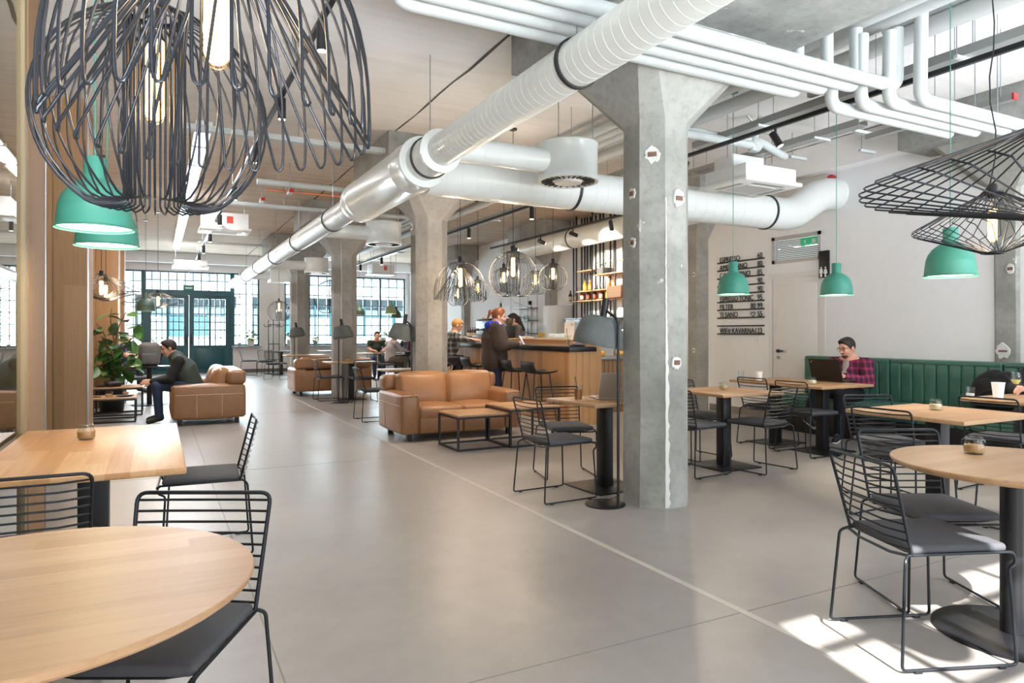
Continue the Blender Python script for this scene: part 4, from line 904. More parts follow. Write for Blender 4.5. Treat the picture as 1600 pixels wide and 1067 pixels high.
for k, y in enumerate((8.97, 11.3, 14.2, 16.7, 18.7, 20.6)): down_spot('%s black cylinder spot from the front on the bar track' % ORD[k], 5.0, y, 3.2, 24)
track('black light track with tilted spots in front of the wall duct', 6.3, 8.1, 13.1, 3.08)
for k, y in enumerate((12.05, 10.96, 9.86, 8.76)): aim_spot('%s tilted black spot from the left above the bar shelves' % ORD[k], 6.3, y, 3.08, (0.35, 0.2, -0.9) if k == 3 else (0.9, 0.15, -0.2) if k == 2 else (0.9, -0.25, -0.36), 8 if k == 3 else 40 if k == 2 else 75)
track('black light track at upper right above the square tables', 5.1, 0.8, 5.9, 3.2)
aim_spot('tilted black spot shining at the camera side, right of the big column', 5.1, 4.5, 3.2, (0.25, -0.35, -0.8), 40)
GLED = 'bright light panels in a row on the left ceiling'
lm = MB().box(-0.085, 0.085, 0, 0.95, 0, 0.02).mesh('diffuser', M['ledstrip'], smooth=False); hm = MB().box(-0.095, 0.095, -0.01, 0.96, 0.02, 0.07).mesh('housing', M['acwhite'], smooth=False)
for k in range(12):
    t = thing('ceiling_light', '%s bright ceiling light panel from the front in the left row' % ORD[k], 'light', (0.50, 8.9+k*1.12, H-0.07), 0, GLED); link('housing', hm, t); link('diffuser', lm, t); light('AREA', 'panel_light', (0.50, 9.37+k*1.12, H-0.075), 19, (1.0, 0.98, 1.0), (0, 0, -1), shape='RECTANGLE', size=0.16, size_y=0.9)
aim_spot('tilted black spot hidden behind the big column, lighting the silver laptop table', 5.1, 5.72, 3.2, (-1.7, -0.95, -2.3), 14)  # extra spot added out of view to brighten the laptop table
# ------------------------------------------------------------------ wire pendants
def bulb(t, z, L=0.25, r=0.03, glow=True):
    MB().lathe([(r*math.sin(a), -L+r-r*math.cos(a)) if a > 0 else (0, -L) for a in [PI/2*i/6 for i in range(7)]]+[(r, -0.05), (r*0.6, -0.01), (0.014, 0.0)], 20, (0, 0, z)).obj('bulb_glass', M['bulbglass'], t)
    MB().lathe([(0.8*r*math.sin(a), -L+0.012+0.8*r-0.8*r*math.cos(a)) if a > 0 else (0, -L+0.012) for a in [PI/2*i/6 for i in range(7)]]+[(r*0.8, -0.06), (0, -0.05)], 16, (0, 0, z)).obj('filament', M['bulb'], t)
def cord(t, z0, z1, mat='black', r=0.004, wavy=0.0):
    n = 10; MB().tube([(wavy*math.sin(k*1.3)*(1-k/n), wavy*math.cos(k*1.7)*(1-k/n)*0.5, z0+(z1-z0)*k/n) for k in range(n+1)], r, 6).obj('cord', M[mat], t)
    MB().lathe([(0, 0), (0.05, 0), (0.05, 0.018), (0, 0.018)], 16, (0, 0, z1-0.018)).obj('ceiling_rose', M['black'], t)
def holder(t, z): MB().lathe([(0, 0), (0.026, 0), (0.028, 0.07), (0.022, 0.085), (0, 0.085)], 16, (0, 0, z)).obj('lamp_holder', M['black'], t)
def glow_light(x, y, z, e): light('POINT', 'lamp_glow', (x, y, z), e, (1.0, 0.80, 0.58), shadow_soft_size=0.05)
def wires(t, mesh_path, N, r, near, closed=False, seg=8):
    if near:
        me = MB().tube(mesh_path, r, seg, closed).mesh('cage_wire', M['cage'])
        for k in range(N): link('cage_wire', me, t, rot=(0, 0, 2*PI*k/N))
    else:
        m = MB(); b = MB().tube(mesh_path, r, 4, closed)
        for k in range(N):
            R = Matrix.Rotation(2*PI*k/N, 4, 'Z'); m.add([tuple(R @ Vector(p)) for p in b.v], b.f)
        m.obj('wire_cage', M['cage'], t)
def dome_lamp(label, x, y, zr, R=0.325, h=0.42, near=False, N=34, e=6, rz=0):
    t = thing('dome_wire_pendant', label, 'pendant lamp', (x, y, zr), rz, 'wire cage pendants'); zt = h
    out = [(0.05, 0, zt)]+[(0.05+(R-0.05)*math.sin(a), 0, zt*math.cos(a)**0.9 if a < PI/2-1e-3 else 0) for a in [PI/2*k/12 for k in range(1, 13)]]
    out += [(R*0.998, 0.001, -0.03), (R*0.997, 0.003, -0.041), (R*0.993, 0.008, -0.047), (R*0.988, 0.014, -0.046), (R*0.982, 0.018, -0.040)]
    d = Matrix.Rotation(0.55, 4, 'Z') @ Vector((0.045, 0, zt-0.03))
    last = Vector(out[-1]); out += [tuple(last.lerp(d, u)) for u in (0.25, 0.5, 0.75, 1.0)]
    wires(t, out, N, 0.0031, near)
    MB().lathe([(0.04, 0), (0.056, 0), (0.056, 0.012), (0.04, 0.012)], 24, (0, 0, zt-0.006)).obj('crown_ring', M['cage'], t)
    holder(t, zt-0.01); bulb(t, zt-0.02, 0.30); cord(t, zt+0.07, H-zr, wavy=0.004)
    if e: glow_light(x, y, zr+h*0.45, e*6.5)
def tube_lamp(label, x, y, zb, R=0.30, near=False, N=40, rt=0.078, e=6, hole=True):
    t = thing('globe_wire_pendant', label, 'pendant lamp', (x, y, zb), 0, 'wire cage pendants'); Hh = R*1.93; zc = R*0.98
    P = []; a0 = math.asin(rt/R*1.05); a1 = PI-math.asin(0.58)
    for k in range(19):
        a = a0+(a1-a0)*k/18; P.append((R*math.sin(a), 0, zc+R*math.cos(a)))
    zb0 = P[-1][2]
    P += [(R*0.5, 0, zb0-0.008), (rt+0.02, 0, zb0-0.004), (rt, 0, zb0+0.004)] if hole else []
    P += [(rt, 0, zc), (rt, 0, P[0][2]-0.004)] if hole else []
    wires(t, P, N, 0.0029 if near else 0.0023, near, closed=hole)
    zt = zc+R*math.cos(a0)
    MB().lathe([(rt-0.012, 0), (rt+0.004, 0), (rt+0.004, 0.01), (rt-0.012, 0.01)], 24, (0, 0, zt)).obj('crown_ring', M['cage'], t)
    m = MB()
    for s in range(3): m.tube([(0.02*math.cos(s*2.1), 0.02*math.sin(s*2.1), zt+0.012), (rt*math.cos(s*2.1), rt*math.sin(s*2.1), zt+0.006)], 0.003, 5)
    m.obj('spoke', M['cage'], t)
    holder(t, zt-0.0); bulb(t, zt-0.01, 0.30 if R > 0.26 else 0.24); cord(t, zt+0.08, H-zb, wavy=0.003)
    if e: glow_light(x, y, zb+R*1.1, e*6.5)
def ufo_lamp(label, x, y, zr, R=0.5, near=False, N=36, up=0.20, dn=0.14, e=6, twist=0.42):
    t = thing('disc_wire_pendant', label, 'pendant lamp', (x, y, zr), 0, 'wire cage pendants')
    def pol(r, a, z): return Vector((r*math.cos(a), r*math.sin(a), z))
    tp, bt = pol(0.055, -twist, up), pol(0.055, 0.30+twist, -dn); r1, r2 = pol(R*0.985, 0, 0.012), pol(R*0.985, 0.10, -0.012)
    P = [tp]+[tp.lerp(r1, u) for u in (0.33, 0.66, 1.0)]+[pol(R, 0.03, 0.005), pol(R, 0.07, -0.005)]+[r2.lerp(bt, u) for u in (0, 0.33, 0.66, 1.0)]
    wires(t, P, N, 0.0028 if near else 0.0022, near)
    for z in (up, -dn): MB().lathe([(0.045, -0.005), (0.06, -0.005), (0.06, 0.005), (0.045, 0.005)], 20, (0, 0, z)).obj('hub_ring', M['cage'], t)
    holder(t, up-0.03); bulb(t, up-0.04, 0.26); cord(t, up+0.05, H-zr, wavy=0.03 if near else 0.0)
    if e: glow_light(x, y, zr-0.05, e*6.5)
dome_lamp('large wire dome pendant filling the upper left corner', 0.105, 1.46, 1.735, R=0.295, h=0.40, near=True, N=32, e=1.2)
tube_lamp('wire globe pendant with inner tube behind the big dome at upper left', -0.005, 2.2, 1.62, near=True, N=36, e=1.6)
ufo_lamp('large wire disc pendant at upper right, cut by the right edge', 2.34, 1.06, 1.745, near=True, N=34, up=0.165, dn=0.105, e=0.8)
ufo_lamp('wire disc pendant with glowing bulb, lower of the two at right', 4.46, 2.31, 1.92, R=0.42, near=True, N=34, up=0.22, dn=0.14, e=1.2)
dome_lamp('wire dome pendant beside the second column above the sofa', 3.36, 7.86, 1.76, e=11)
tube_lamp('largest wire globe pendant above the coffee tables, with an inner tube', 3.90, 7.47, 1.71, e=11)
GBX = [(5.45, 9.1, 1.93, 'wire globe pendant in front of the bottle shelves'), (5.9, 10.45, 1.95, 'small wire globe pendant right of the largest globe'), (5.2, 10.3, 1.95, 'small wire globe pendant seen through the largest globe'), (5.45, 11.9, 1.87, 'small wire globe pendant right of the wire dome by the column'), (5.5, 13.0, 1.83, 'small wire globe pendant seen through the wire dome by the column')]
for (x, y, z, l) in GBX: tube_lamp(l, x, y, z, 0.225, N=30, rt=0.06, e=5)
ufo_lamp('wire disc pendant with three bulbs glowing round it, above the tall plant', -0.70, 11.3, 1.93, e=6)
ufo_lamp('second wire disc pendant behind the one above the tall plant', -0.72, 12.6, 1.95, 0.46, e=5)
ufo_lamp('wire disc pendant before the entrance doors, right of the dark green shade', 0.02, 16.0, 1.95, e=5)
ufo_lamp('wire disc pendant partly behind the dark green shade by the entrance', -0.22, 17.3, 1.95, e=4)
tube_lamp('wire globe pendant above the coat stand', 3.22, 21.2, 1.62, 0.32, e=3)
dome_lamp('wire dome pendant beside the fourth column, right of the coat stand globe', 3.62, 20.6, 1.72, 0.3, e=0)
tube_lamp('unlit-looking large wire globe pendant between the third and fourth columns', 3.62, 16.0, 1.70, 0.42, e=0)
# ------------------------------------------------------------------ green bell pendants
def bell(label, x, y, zb, s=1.0, mat='green', e=5, cordmat=None):
    t = thing('bell_pendant', label, 'pendant lamp', (x, y, zb), 0, 'silicone bell pendants')
    pr = [(0.166, 0.0), (0.168, 0.006), (0.160, 0.012), (0.156, 0.06), (0.150, 0.105), (0.151, 0.107), (0.138, 0.15), (0.112, 0.19), (0.078, 0.218), (0.052, 0.232), (0.047, 0.238), (0.047, 0.335), (0.043, 0.34), (0, 0.34)]
    MB().lathe([(r*s, z*s) for r, z in pr], 40).obj('shade', M[mat], t)
    MB().lathe([(r*s-0.004, z*s) for r, z in pr[2:9]]+[(0.02, 0.22*s), (0, 0.22*s)], 40).obj('inner_reflector', M['shadein'], t)
    MB().sphere((0, 0, 0.10*s), 0.045*s, 14, 10).obj('bulb', flat('bell_bulb_glow', 'FFF2D8', 0.4, emit='FFE9C4', estr=5), t)
    MB().tube([(0, 0, 0.34*s), (0, 0, H-zb)], 0.0035, 6).obj('cord', M[cordmat or mat], t)
    MB().lathe([(0, 0), (0.05, 0), (0.05, 0.02), (0, 0.02)], 16, (0, 0, H-zb-0.02)).obj('ceiling_rose', M[mat], t)
    if e: light('POINT', 'lamp_glow', (x, y, zb+0.03), e, (1.0, 0.86, 0.66), shadow_soft_size=0.08)
bell('front green bell pendant above the long oak table at left', -0.26, 3.78, 1.79)
bell('rear green bell pendant above the long oak table at left', -0.25, 4.50, 1.79)
bell('green bell pendant in front of the black price list', 5.33, 5.25, 1.70)
bell('green bell pendant beside the toilet sign', 6.40, 4.84, 1.70)
bell('green bell pendant under the wire disc lamp at right', 5.06, 2.90, 1.704, 1.03)
bell('dark green bell pendant before the entrance doors', -0.18, 14.2, 1.70, 1.0, 'dkgreen', 3)
bell('pale olive bell pendant before the far right window', 6.05, 19.3, 1.86, 1.0, 'olive', 3)
bell('dark bell pendant left of the pale olive one, by the third column', 5.1, 19.2, 1.80, 1.0, 'dkgreen', 3)
bell('dark bell pendant right of the pale olive one', 6.5, 20.2, 1.76, 1.0, 'dkgreen', 3)
# ------------------------------------------------------------------ felt floor lamps
def make_floor_lamp():
    t = thing('felt_floor_lamp', 'x', 'floor lamp')
    MB().lathe([(0, 0), (0.152, 0), (0.152, 0.008), (0.146, 0.012), (0, 0.012)], 40).obj('base', M['black'], t)
    MB().tube(fillet([(0.02, -0.138, 0.01), (0.02, -0.138, 1.40), (0.0, 0.0, 1.475)], 0.06, 6), 0.0105, 10).obj('pole', M['black'], t)
    MB().cyl((0, 0, -0.08), 0.028, 0.16, 18).xf(Matrix.Translation((0.0, 0.01, 1.48)) @ Matrix.Rotation(0.18, 4, 'Y')).obj('lamp_holder', M['black'], t)
    pr = [(0.0, 0.178), (0.08, 0.176), (0.125, 0.165), (0.152, 0.135), (0.175, 0.06), (0.188, 0.0), (0.19, -0.03), (0.184, -0.045), (0.178, -0.045), (0.178, 0.0), (0.14, 0.12), (0.1, 0.15), (0, 0.158)]
    MB().lathe(pr, 40).xf(Matrix.Translation((-0.02, 0.06, 1.255)) @ Matrix.Rotation(0.12, 4, 'Y') @ Matrix.Rotation(0.14, 4, 'X')).obj('felt_shade', M['felt'], t)
    MB().sphere((-0.015, 0.06, 1.31), 0.035, 12, 8).obj('bulb', flat('bell_bulb_glow', 'FFF2D8', 0.4, emit='FFE9C4', estr=5), t)
    MB().tube([(-0.02, 0.05, 0.016), (0.10, 0.10, 0.006), (0.25, 0.16, 0.006)], 0.004, 6).obj('cable', M['black'], t)
    return t
fl = make_floor_lamp(); fl.location = (3.01, 4.26, 0); GFL = 'grey felt floor lamps by the columns'
tag(fl, 'grey felt floor lamp on black pole beside the big concrete column', 'floor lamp', GFL)
dup(fl, (3.07, 9.12, 0), 0.2, 'grey felt floor lamp left of the second column, behind the sofa', GFL)
dup(fl, (3.05, 12.75, 0), PI, 'grey felt floor lamp in front of the third column', GFL)
dup(fl, (3.08, 17.6, 0), PI, 'grey felt floor lamp in front of the fourth column', GFL)
# ------------------------------------------------------------------ people: bodies grown as one smooth surface from rounded limbs
def surf(prims, vox, cuts=()):
    """prims: ('c', p0, p1, r0, r1, k) rounded cone | ('e', centre, radii, R, k) ellipsoid; smooth union, then surface nets"""
    lo = np.full(3, 1e9); hi = -lo
    for p in prims:
        if p[0] == 'c':
            for q, r in ((p[1], p[3]), (p[2], p[4])): lo = np.minimum(lo, np.array(q)-r); hi = np.maximum(hi, np.array(q)+r)
        else: lo = np.minimum(lo, np.array(p[1])-max(p[2])); hi = np.maximum(hi, np.array(p[1])+max(p[2]))
    lo -= vox*4; hi += vox*4; n = np.ceil((hi-lo)/vox).astype(int)+1
    D = np.full(n, 1.0, np.float32); ax = [lo[i]+vox*np.arange(n[i]) for i in range(3)]
    for p in prims:
        k = p[-1]; mg = k+3*vox
        if p[0] == 'c':
            a, b = np.array(p[1], float), np.array(p[2], float); R = max(p[3], p[4]); l, h = np.minimum(a, b)-R-mg, np.maximum(a, b)+R+mg
        else: c = np.array(p[1], float); R = max(p[2]); l, h = c-R-mg, c+R+mg
        s = [slice(max(0, int((l[i]-lo[i])/vox)), min(n[i], int((h[i]-lo[i])/vox)+2)) for i in range(3)]
        X, Y, Z = np.meshgrid(ax[0][s[0]], ax[1][s[1]], ax[2][s[2]], indexing='ij')
        if p[0] == 'c':
            ab = b-a; L2 = max(1e-9, ab.dot(ab)); t = np.clip(((X-a[0])*ab[0]+(Y-a[1])*ab[1]+(Z-a[2])*ab[2])/L2, 0, 1)
            d = np.sqrt((X-a[0]-t*ab[0])**2+(Y-a[1]-t*ab[1])**2+(Z-a[2]-t*ab[2])**2)-(p[3]+t*(p[4]-p[3]))
        else:
            q = np.stack([X-c[0], Y-c[1], Z-c[2]], -1)
            if p[3] is not None: q = q @ np.array(p[3])
            r = np.array(p[2]); m = np.linalg.norm(q/r, axis=-1); m2 = np.linalg.norm(q/(r*r), axis=-1); d = m*(m-1)/np.maximum(m2, 1e-6)
        d = d.astype(np.float32); o = D[s[0], s[1], s[2]]; hh = np.clip(0.5+0.5*(o-d)/k, 0, 1); D[s[0], s[1], s[2]] = o*(1-hh)+d*hh-k*hh*(1-hh)
    if cuts:
        X, Y, Z = np.meshgrid(*ax, indexing='ij')
        for (c, nn, off) in cuts: D = np.maximum(D, ((X-c[0])*nn[0]+(Y-c[1])*nn[1]+(Z-c[2])*nn[2]-off).astype(np.float32))
    ins = D < 0; cells = np.zeros(np.array(n)-1, np.int8); acc = np.zeros(tuple(np.array(n)-1)+(3,), np.float32); cnt = np.zeros(np.array(n)-1, np.float32)
    corner = lambda A, d: A[d[0]:n[0]-1+d[0], d[1]:n[1]-1+d[1], d[2]:n[2]-1+d[2]]
    import itertools
    cs = list(itertools.product((0, 1), repeat=3))
    for a in cs:
        for i in range(3):
            if a[i]: continue
            b = list(a); b[i] = 1; A, B = corner(D, a), corner(D, b); x = (A < 0) != (B < 0); t = np.where(x, A/np.where(x, A-B, 1), 0)
            for j in range(3): acc[..., j] += np.where(x, a[j]+(t if j == i else 0), 0)
            cnt += x
    act = cnt > 0; ids = np.full(act.shape, -1, np.int64); ids[act] = np.arange(act.sum()); idx = np.argwhere(act)
    V = (idx+acc[act]/cnt[act][:, None])*vox+lo; F = []
    for i in range(3):
        u, v = (i+1) % 3, (i+2) % 3; a = [slice(None)]*3; b = [slice(None)]*3; a[i] = slice(0, n[i]-1); b[i] = slice(1, n[i])
        x = ins[tuple(a)] != ins[tuple(b)]; e = np.argwhere(x); e = e[(e[:, u] > 0) & (e[:, v] > 0) & (e[:, u] < n[u]-1) & (e[:, v] < n[v]-1)]
        if not len(e): continue
        fl_ = ins[tuple(e.T)]
        def cid(du, dv): q = e.copy(); q[:, u] -= du; q[:, v] -= dv; return ids[tuple(q.T)]
        Q = np.stack([cid(1, 1), cid(0, 1), cid(0, 0), cid(1, 0)], 1); Q[~fl_] = Q[~fl_][:, ::-1]; F.append(Q)
    F = np.concatenate(F); me = bpy.data.meshes.new('body'); me.from_pydata(V.tolist(), [], F.tolist()); me.update()
    me.polygons.foreach_set('use_smooth', [True]*len(me.polygons)); return me
def skin_obj(name, prims, vox, mat, parent, cuts=()):
    me = surf(prims, vox, cuts); me.name = name; me.materials.append(mat); return link(name, me, parent)
def v3(p): return Vector(p)
def hand_prims(w, d, nrm, side, curl=0.5):
    """palm, four fingers and thumb; w wrist, d direction to the knuckles, nrm back of the hand, side = +1 right hand"""
    d = v3(d).normalized(); nrm = v3(nrm); nrm = (nrm-d*nrm.dot(d)).normalized(); s = d.cross(nrm)*side; w = v3(w); P = []
    for i, L in enumerate((0.066, 0.074, 0.069, 0.054)):
        off = s*((1.5-i)*0.0185); b = w+d*0.02+off*0.7; kn = w+d*(0.085-0.006*abs(i-1))+off
        P.append(('c', b, kn, 0.0145, 0.0115, 0.012))
        a1 = curl*0.6; a2 = curl*1.7; m = kn+(d*math.cos(a1)-nrm*math.sin(a1))*L*0.52; e = m+(d*math.cos(a2)-nrm*math.sin(a2))*L*0.48
        P += [('c', kn, m, 0.0102, 0.009, 0.003), ('c', m, e, 0.009, 0.0072, 0.003)]
    tb = w+d*0.025+s*0.026; tm = tb+(d*0.7+s*0.6-nrm*0.25).normalized()*0.042; te = tm+(d*0.95+s*0.15-nrm*0.25).normalized()*0.034
    P += [('c', tb, tm, 0.0135, 0.011, 0.008), ('c', tm, te, 0.011, 0.0085, 0.004)]
    return P
HAIRCUT = ((0, 0.86, -0.51), 0.018)
def person(label, loc, rz, J, vox=0.009, skin='D9A588', top='222222', trousers='27324A', shoes='1E1C1C', hair='2A1F1A', topmat=None, headdir=(0, 1, 0), headup=(0, 0, 1),
           vest=None, ponytail=False, longhair=False, beard=False, glasses=False, sleeves=True, hands=True, legs=True, bulk=0.0, jacketlen=0.0, hood=None, tee=None, sneaker=False, headscale=1.0, curl=0.5):
    t = thing('person', label, 'person', loc, rz); J = {k: v3(v) for k, v in J.items()}
    hd = v3(headdir).normalized(); hu = v3(headup); hu = (hu-hd*hu.dot(hd)).normalized(); hr = hd.cross(hu); R3 = Matrix((hr, hd, hu)).transposed(); Rn = np.array(R3); hs = headscale
    H0 = J['head']; hp = lambda x, y, z: H0+(R3 @ Vector((x, y, z)))*hs
    E = lambda c, r, k=0.015: ('e', tuple(hp(*c)), tuple(x*hs for x in r), Rn, k)
    C = lambda a, b, r0, r1, k=0.02: ('c', tuple(a), tuple(b), r0, r1, k)
    skinm = flat('skin_'+skin, skin, 0.55, vary=0.05)
    sh = {s: J['sh'+s] for s in 'LR'}; el_ = {s: J['el'+s] for s in 'LR'}; wr_ = {s: J['wr'+s] for s in 'LR'}
    B = [E((0, -0.012, 0.022), (0.074, 0.094, 0.098)), E((0, 0.02, -0.045), (0.060, 0.072, 0.070)), E((0, 0.055, -0.085), (0.036, 0.035, 0.028)), E((0, 0.062, 0.03), (0.055, 0.028, 0.02)),
         C(hp(0, 0.088, 0.018), hp(0, 0.106, -0.026), 0.010*hs, 0.0155*hs, 0.012), E((0.076, -0.012, -0.008), (0.011, 0.022, 0.034), 0.006), E((-0.076, -0.012, -0.008), (0.011, 0.022, 0.034), 0.006),
         E((0, 0.084, -0.056), (0.026, 0.012, 0.012), 0.012), E((0.036, 0.066, -0.028), (0.026, 0.022, 0.026), 0.02), E((-0.036, 0.066, -0.028), (0.026, 0.022, 0.026), 0.02),
         C(hp(0, -0.022, -0.06), J['neck'], 0.056*hs, 0.060, 0.02), C(J['neck'], J['chest'], 0.075, 0.125, 0.05), C(J['chest'], J['pelvis'], 0.125, 0.125, 0.06)]
    for s in 'LR':
        B += [C(J['neck'], sh[s], 0.055, 0.062, 0.05), C(sh[s], el_[s], 0.054, 0.042, 0.02), C(el_[s], wr_[s], 0.042, 0.027, 0.012)]
        hdr = J.get('hd'+s, (wr_[s]-el_[s])); nb = J.get('hn'+s, Vector((0, 0, 1)))
        B += hand_prims(wr_[s], hdr, nb, 1 if s == 'R' else -1, curl) if hands else [C(wr_[s], wr_[s]+hdr.normalized()*0.12, 0.03, 0.02)]
        if legs: B += [C(J['hip'+s], J['kn'+s], 0.080, 0.055, 0.04), C(J['kn'+s], J['an'+s], 0.055, 0.035, 0.02), C(J['an'+s], J['toe'+s], 0.034, 0.028, 0.02)]
    skin_obj('body', B, vox, skinm, t)
    # clothes follow the limbs a little further out and stop at cuffs, neckline and hem
    tm = topmat or flat('cloth_'+top, top, 0.85, vary=0.12); b = bulk
    T = [C(J['neck']+(J['chest']-J['neck'])*0.12, J['chest'], 0.086+b*0.6, 0.145+b, 0.05), C(J['chest'], J['pelvis'], 0.145+b, 0.142+b, 0.06)]
    if jacketlen: T.append(C(J['pelvis'], J['pelvis']-Vector((0, 0, jacketlen)), 0.145+b, 0.15+b, 0.04))
    for s in 'LR':
        T.append(C(J['neck']+(J['chest']-J['neck'])*0.12, sh[s], 0.066+b*0.5, 0.078+b*0.6, 0.05))
        e = el_[s] if sleeves else sh[s].lerp(el_[s], 0.55)
        T.append(C(sh[s], e, 0.070+b*0.7, 0.058+b*0.7, 0.025))
        if sleeves: T.append(C(el_[s], el_[s].lerp(wr_[s], 0.93), 0.057+b*0.7, 0.040+b*0.4, 0.02))
    nk = (H0-J['neck']).normalized()
    skin_obj('jacket' if b > 0.02 else 'shirt', T, vox, tm, t, [(tuple(J['neck']), tuple(nk), 0.028)])
    if vest: skin_obj('vest', [C(J['neck']+nk*0.0, J['neck']+nk*0.05, 0.078, 0.072, 0.03), C(J['neck'], J['chest'], 0.095, 0.168, 0.05), C(J['chest'], J['pelvis'], 0.168, 0.165, 0.06)]+[C(J['neck'], sh[s].lerp(J['neck'], 0.22), 0.078, 0.082, 0.05) for s in 'LR'], vox, flat('vest_'+vest, vest, 0.7, vary=0.15), t)
    if tee: skin_obj('tee_shirt', [C(J['neck']+(J['chest']-J['neck'])*0.1+Vector((0, 0.05, 0)), J['chest']+Vector((0, 0.10, 0)), 0.058, 0.070, 0.03), C(J['chest']+Vector((0, 0.10, 0)), J['pelvis']+Vector((0, 0.10, 0.05)), 0.070, 0.07, 0.03)], vox, flat('tee_'+tee, tee, 0.85), t, [(tuple(J['neck']), tuple(nk), 0.03)])
    if hood:
        skin_obj('hood', [('e', tuple(J['neck']+Vector((0, -0.08, 0.0))), (0.14, 0.10, 0.075), None, 0.03), C(J['neck']+Vector((-0.09, -0.01, 0.03)), J['neck']+Vector((0.0, 0.075, 0.0)), 0.038, 0.03, 0.03), C(J['neck']+Vector((0.09, -0.01, 0.03)), J['neck']+Vector((0.0, 0.075, 0.0)), 0.038, 0.03, 0.03)], vox, flat('hood_'+hood, hood, 0.85, vary=0.1), t)
    if legs:
        P = [C(J['pelvis']+Vector((0, 0, 0.02)), J['pelvis']-Vector((0, 0, 0.02)), 0.135, 0.135, 0.05)]
        for s in 'LR': P += [C(J['hip'+s], J['kn'+s], 0.096, 0.070, 0.05), C(J['kn'+s], J['an'+s].lerp(J['kn'+s], 0.05), 0.070, 0.056, 0.02)]
        skin_obj('trousers', P, vox, flat('trousers_'+trousers, trousers, 0.9, vary=0.15), t)
        for s in 'LR':
            a, z = J['an'+s], J['toe'+s]; dn = J.get('sole'+s, Vector((0, 0, -1)))
            so = skin_obj('shoe', [C(a+dn*0.01-(z-a).normalized()*0.02, z, 0.046, 0.036, 0.02), C(a, a-dn*0.04, 0.045, 0.045, 0.02)], min(vox, 0.008), flat('shoe_'+shoes, shoes, 0.6), t)
            if sneaker:
                f = (z-a).normalized(); MB().tube([a+dn*0.042-f*0.06, a+dn*0.045, z+dn*0.03, z+dn*0.022+f*0.035], [0.026, 0.03, 0.030, 0.012], 10).obj('sole', flat('sneaker_white', 'ECEAE6', 0.6), so)
                MB().tube([a+f*0.02-dn*0.03, a+f*0.10-dn*0.025], 0.012, 8).obj('laces', flat('sneaker_white', 'ECEAE6', 0.6), so)
    hm = flat('hair_'+hair, hair, 0.6, vary=0.3, bump=0.4, bscale=90)
    Hp = [E((0, -0.016, 0.03), (0.083, 0.103, 0.104), 0.01), E((0, 0.03, 0.09), (0.062, 0.07, 0.04), 0.02)]
    n = R3 @ Vector(HAIRCUT[0]); o = skin_obj('hair', Hp, min(vox, 0.008), hm, t, [(tuple(H0), tuple(n), HAIRCUT[1]*hs)])
    if ponytail:
        skin_obj('ponytail', [C(hp(0, -0.09, 0.06), hp(0, -0.145, 0.045), 0.016, 0.026, 0.02), C(hp(0, -0.145, 0.045), hp(0, -0.165, -0.09), 0.028, 0.012, 0.02)], 0.008, hm, t)
    if longhair: skin_obj('long_hair', [E((0, -0.05, 0.0), (0.088, 0.075, 0.10), 0.02), C(hp(0, -0.06, -0.04), hp(0, -0.085, -0.26), 0.085, 0.06, 0.03)], 0.009, hm, t, [(tuple(hp(0, 0.0, 0)), tuple(hd), 0.0)])
    if beard: skin_obj('beard', [E((0, 0.058, -0.086), (0.042, 0.040, 0.032), 0.01), E((0, 0.093, -0.042), (0.030, 0.013, 0.008), 0.006)], 0.005, flat('beard_brown', '4A3428', 0.8, vary=0.3), t, [(tuple(hp(0, 0, -0.033)), tuple(hu), 0.0)])
    if vox < 0.0105:
        for s in (-1, 1): MB().sphere(tuple(hp(s*0.031, 0.083, 0.012)), 0.0095*hs, 10, 8).obj('eye', flat('eye_dark', '1A1512', 0.2), t)
        for s in (-1, 1): MB().tube([hp(s*0.016, 0.093, 0.034), hp(s*0.033, 0.092, 0.039), hp(s*0.05, 0.080, 0.033)], 0.004, 6).obj('eyebrow', hm, t)
        MB().tube([hp(-0.022, 0.090, -0.058), hp(0, 0.098, -0.058), hp(0.022, 0.090, -0.058)], [0.002, 0.0055, 0.002], 6).obj('mouth', flat('lips', 'A8645A', 0.5), t)
    if glasses:
        g = MB()
        for s in (-1, 1):
            g.tube([hp(s*0.033+0.024*math.cos(a), 0.107-0.004*abs(math.cos(a)), 0.010+0.019*math.sin(a)) for a in [2*PI*i/14 for i in range(14)]], 0.0026, 6, True); g.tube([hp(s*0.057, 0.102, 0.016), hp(s*0.082, 0.04, 0.014), hp(s*0.082, -0.02, 0.006)], 0.0025, 6)
        g.tube([hp(-0.009, 0.108, 0.014), hp(0.009, 0.108, 0.014)], 0.0026, 6); g.obj('glasses', flat('glasses_frame', '3A2420', 0.3), t)
    return t
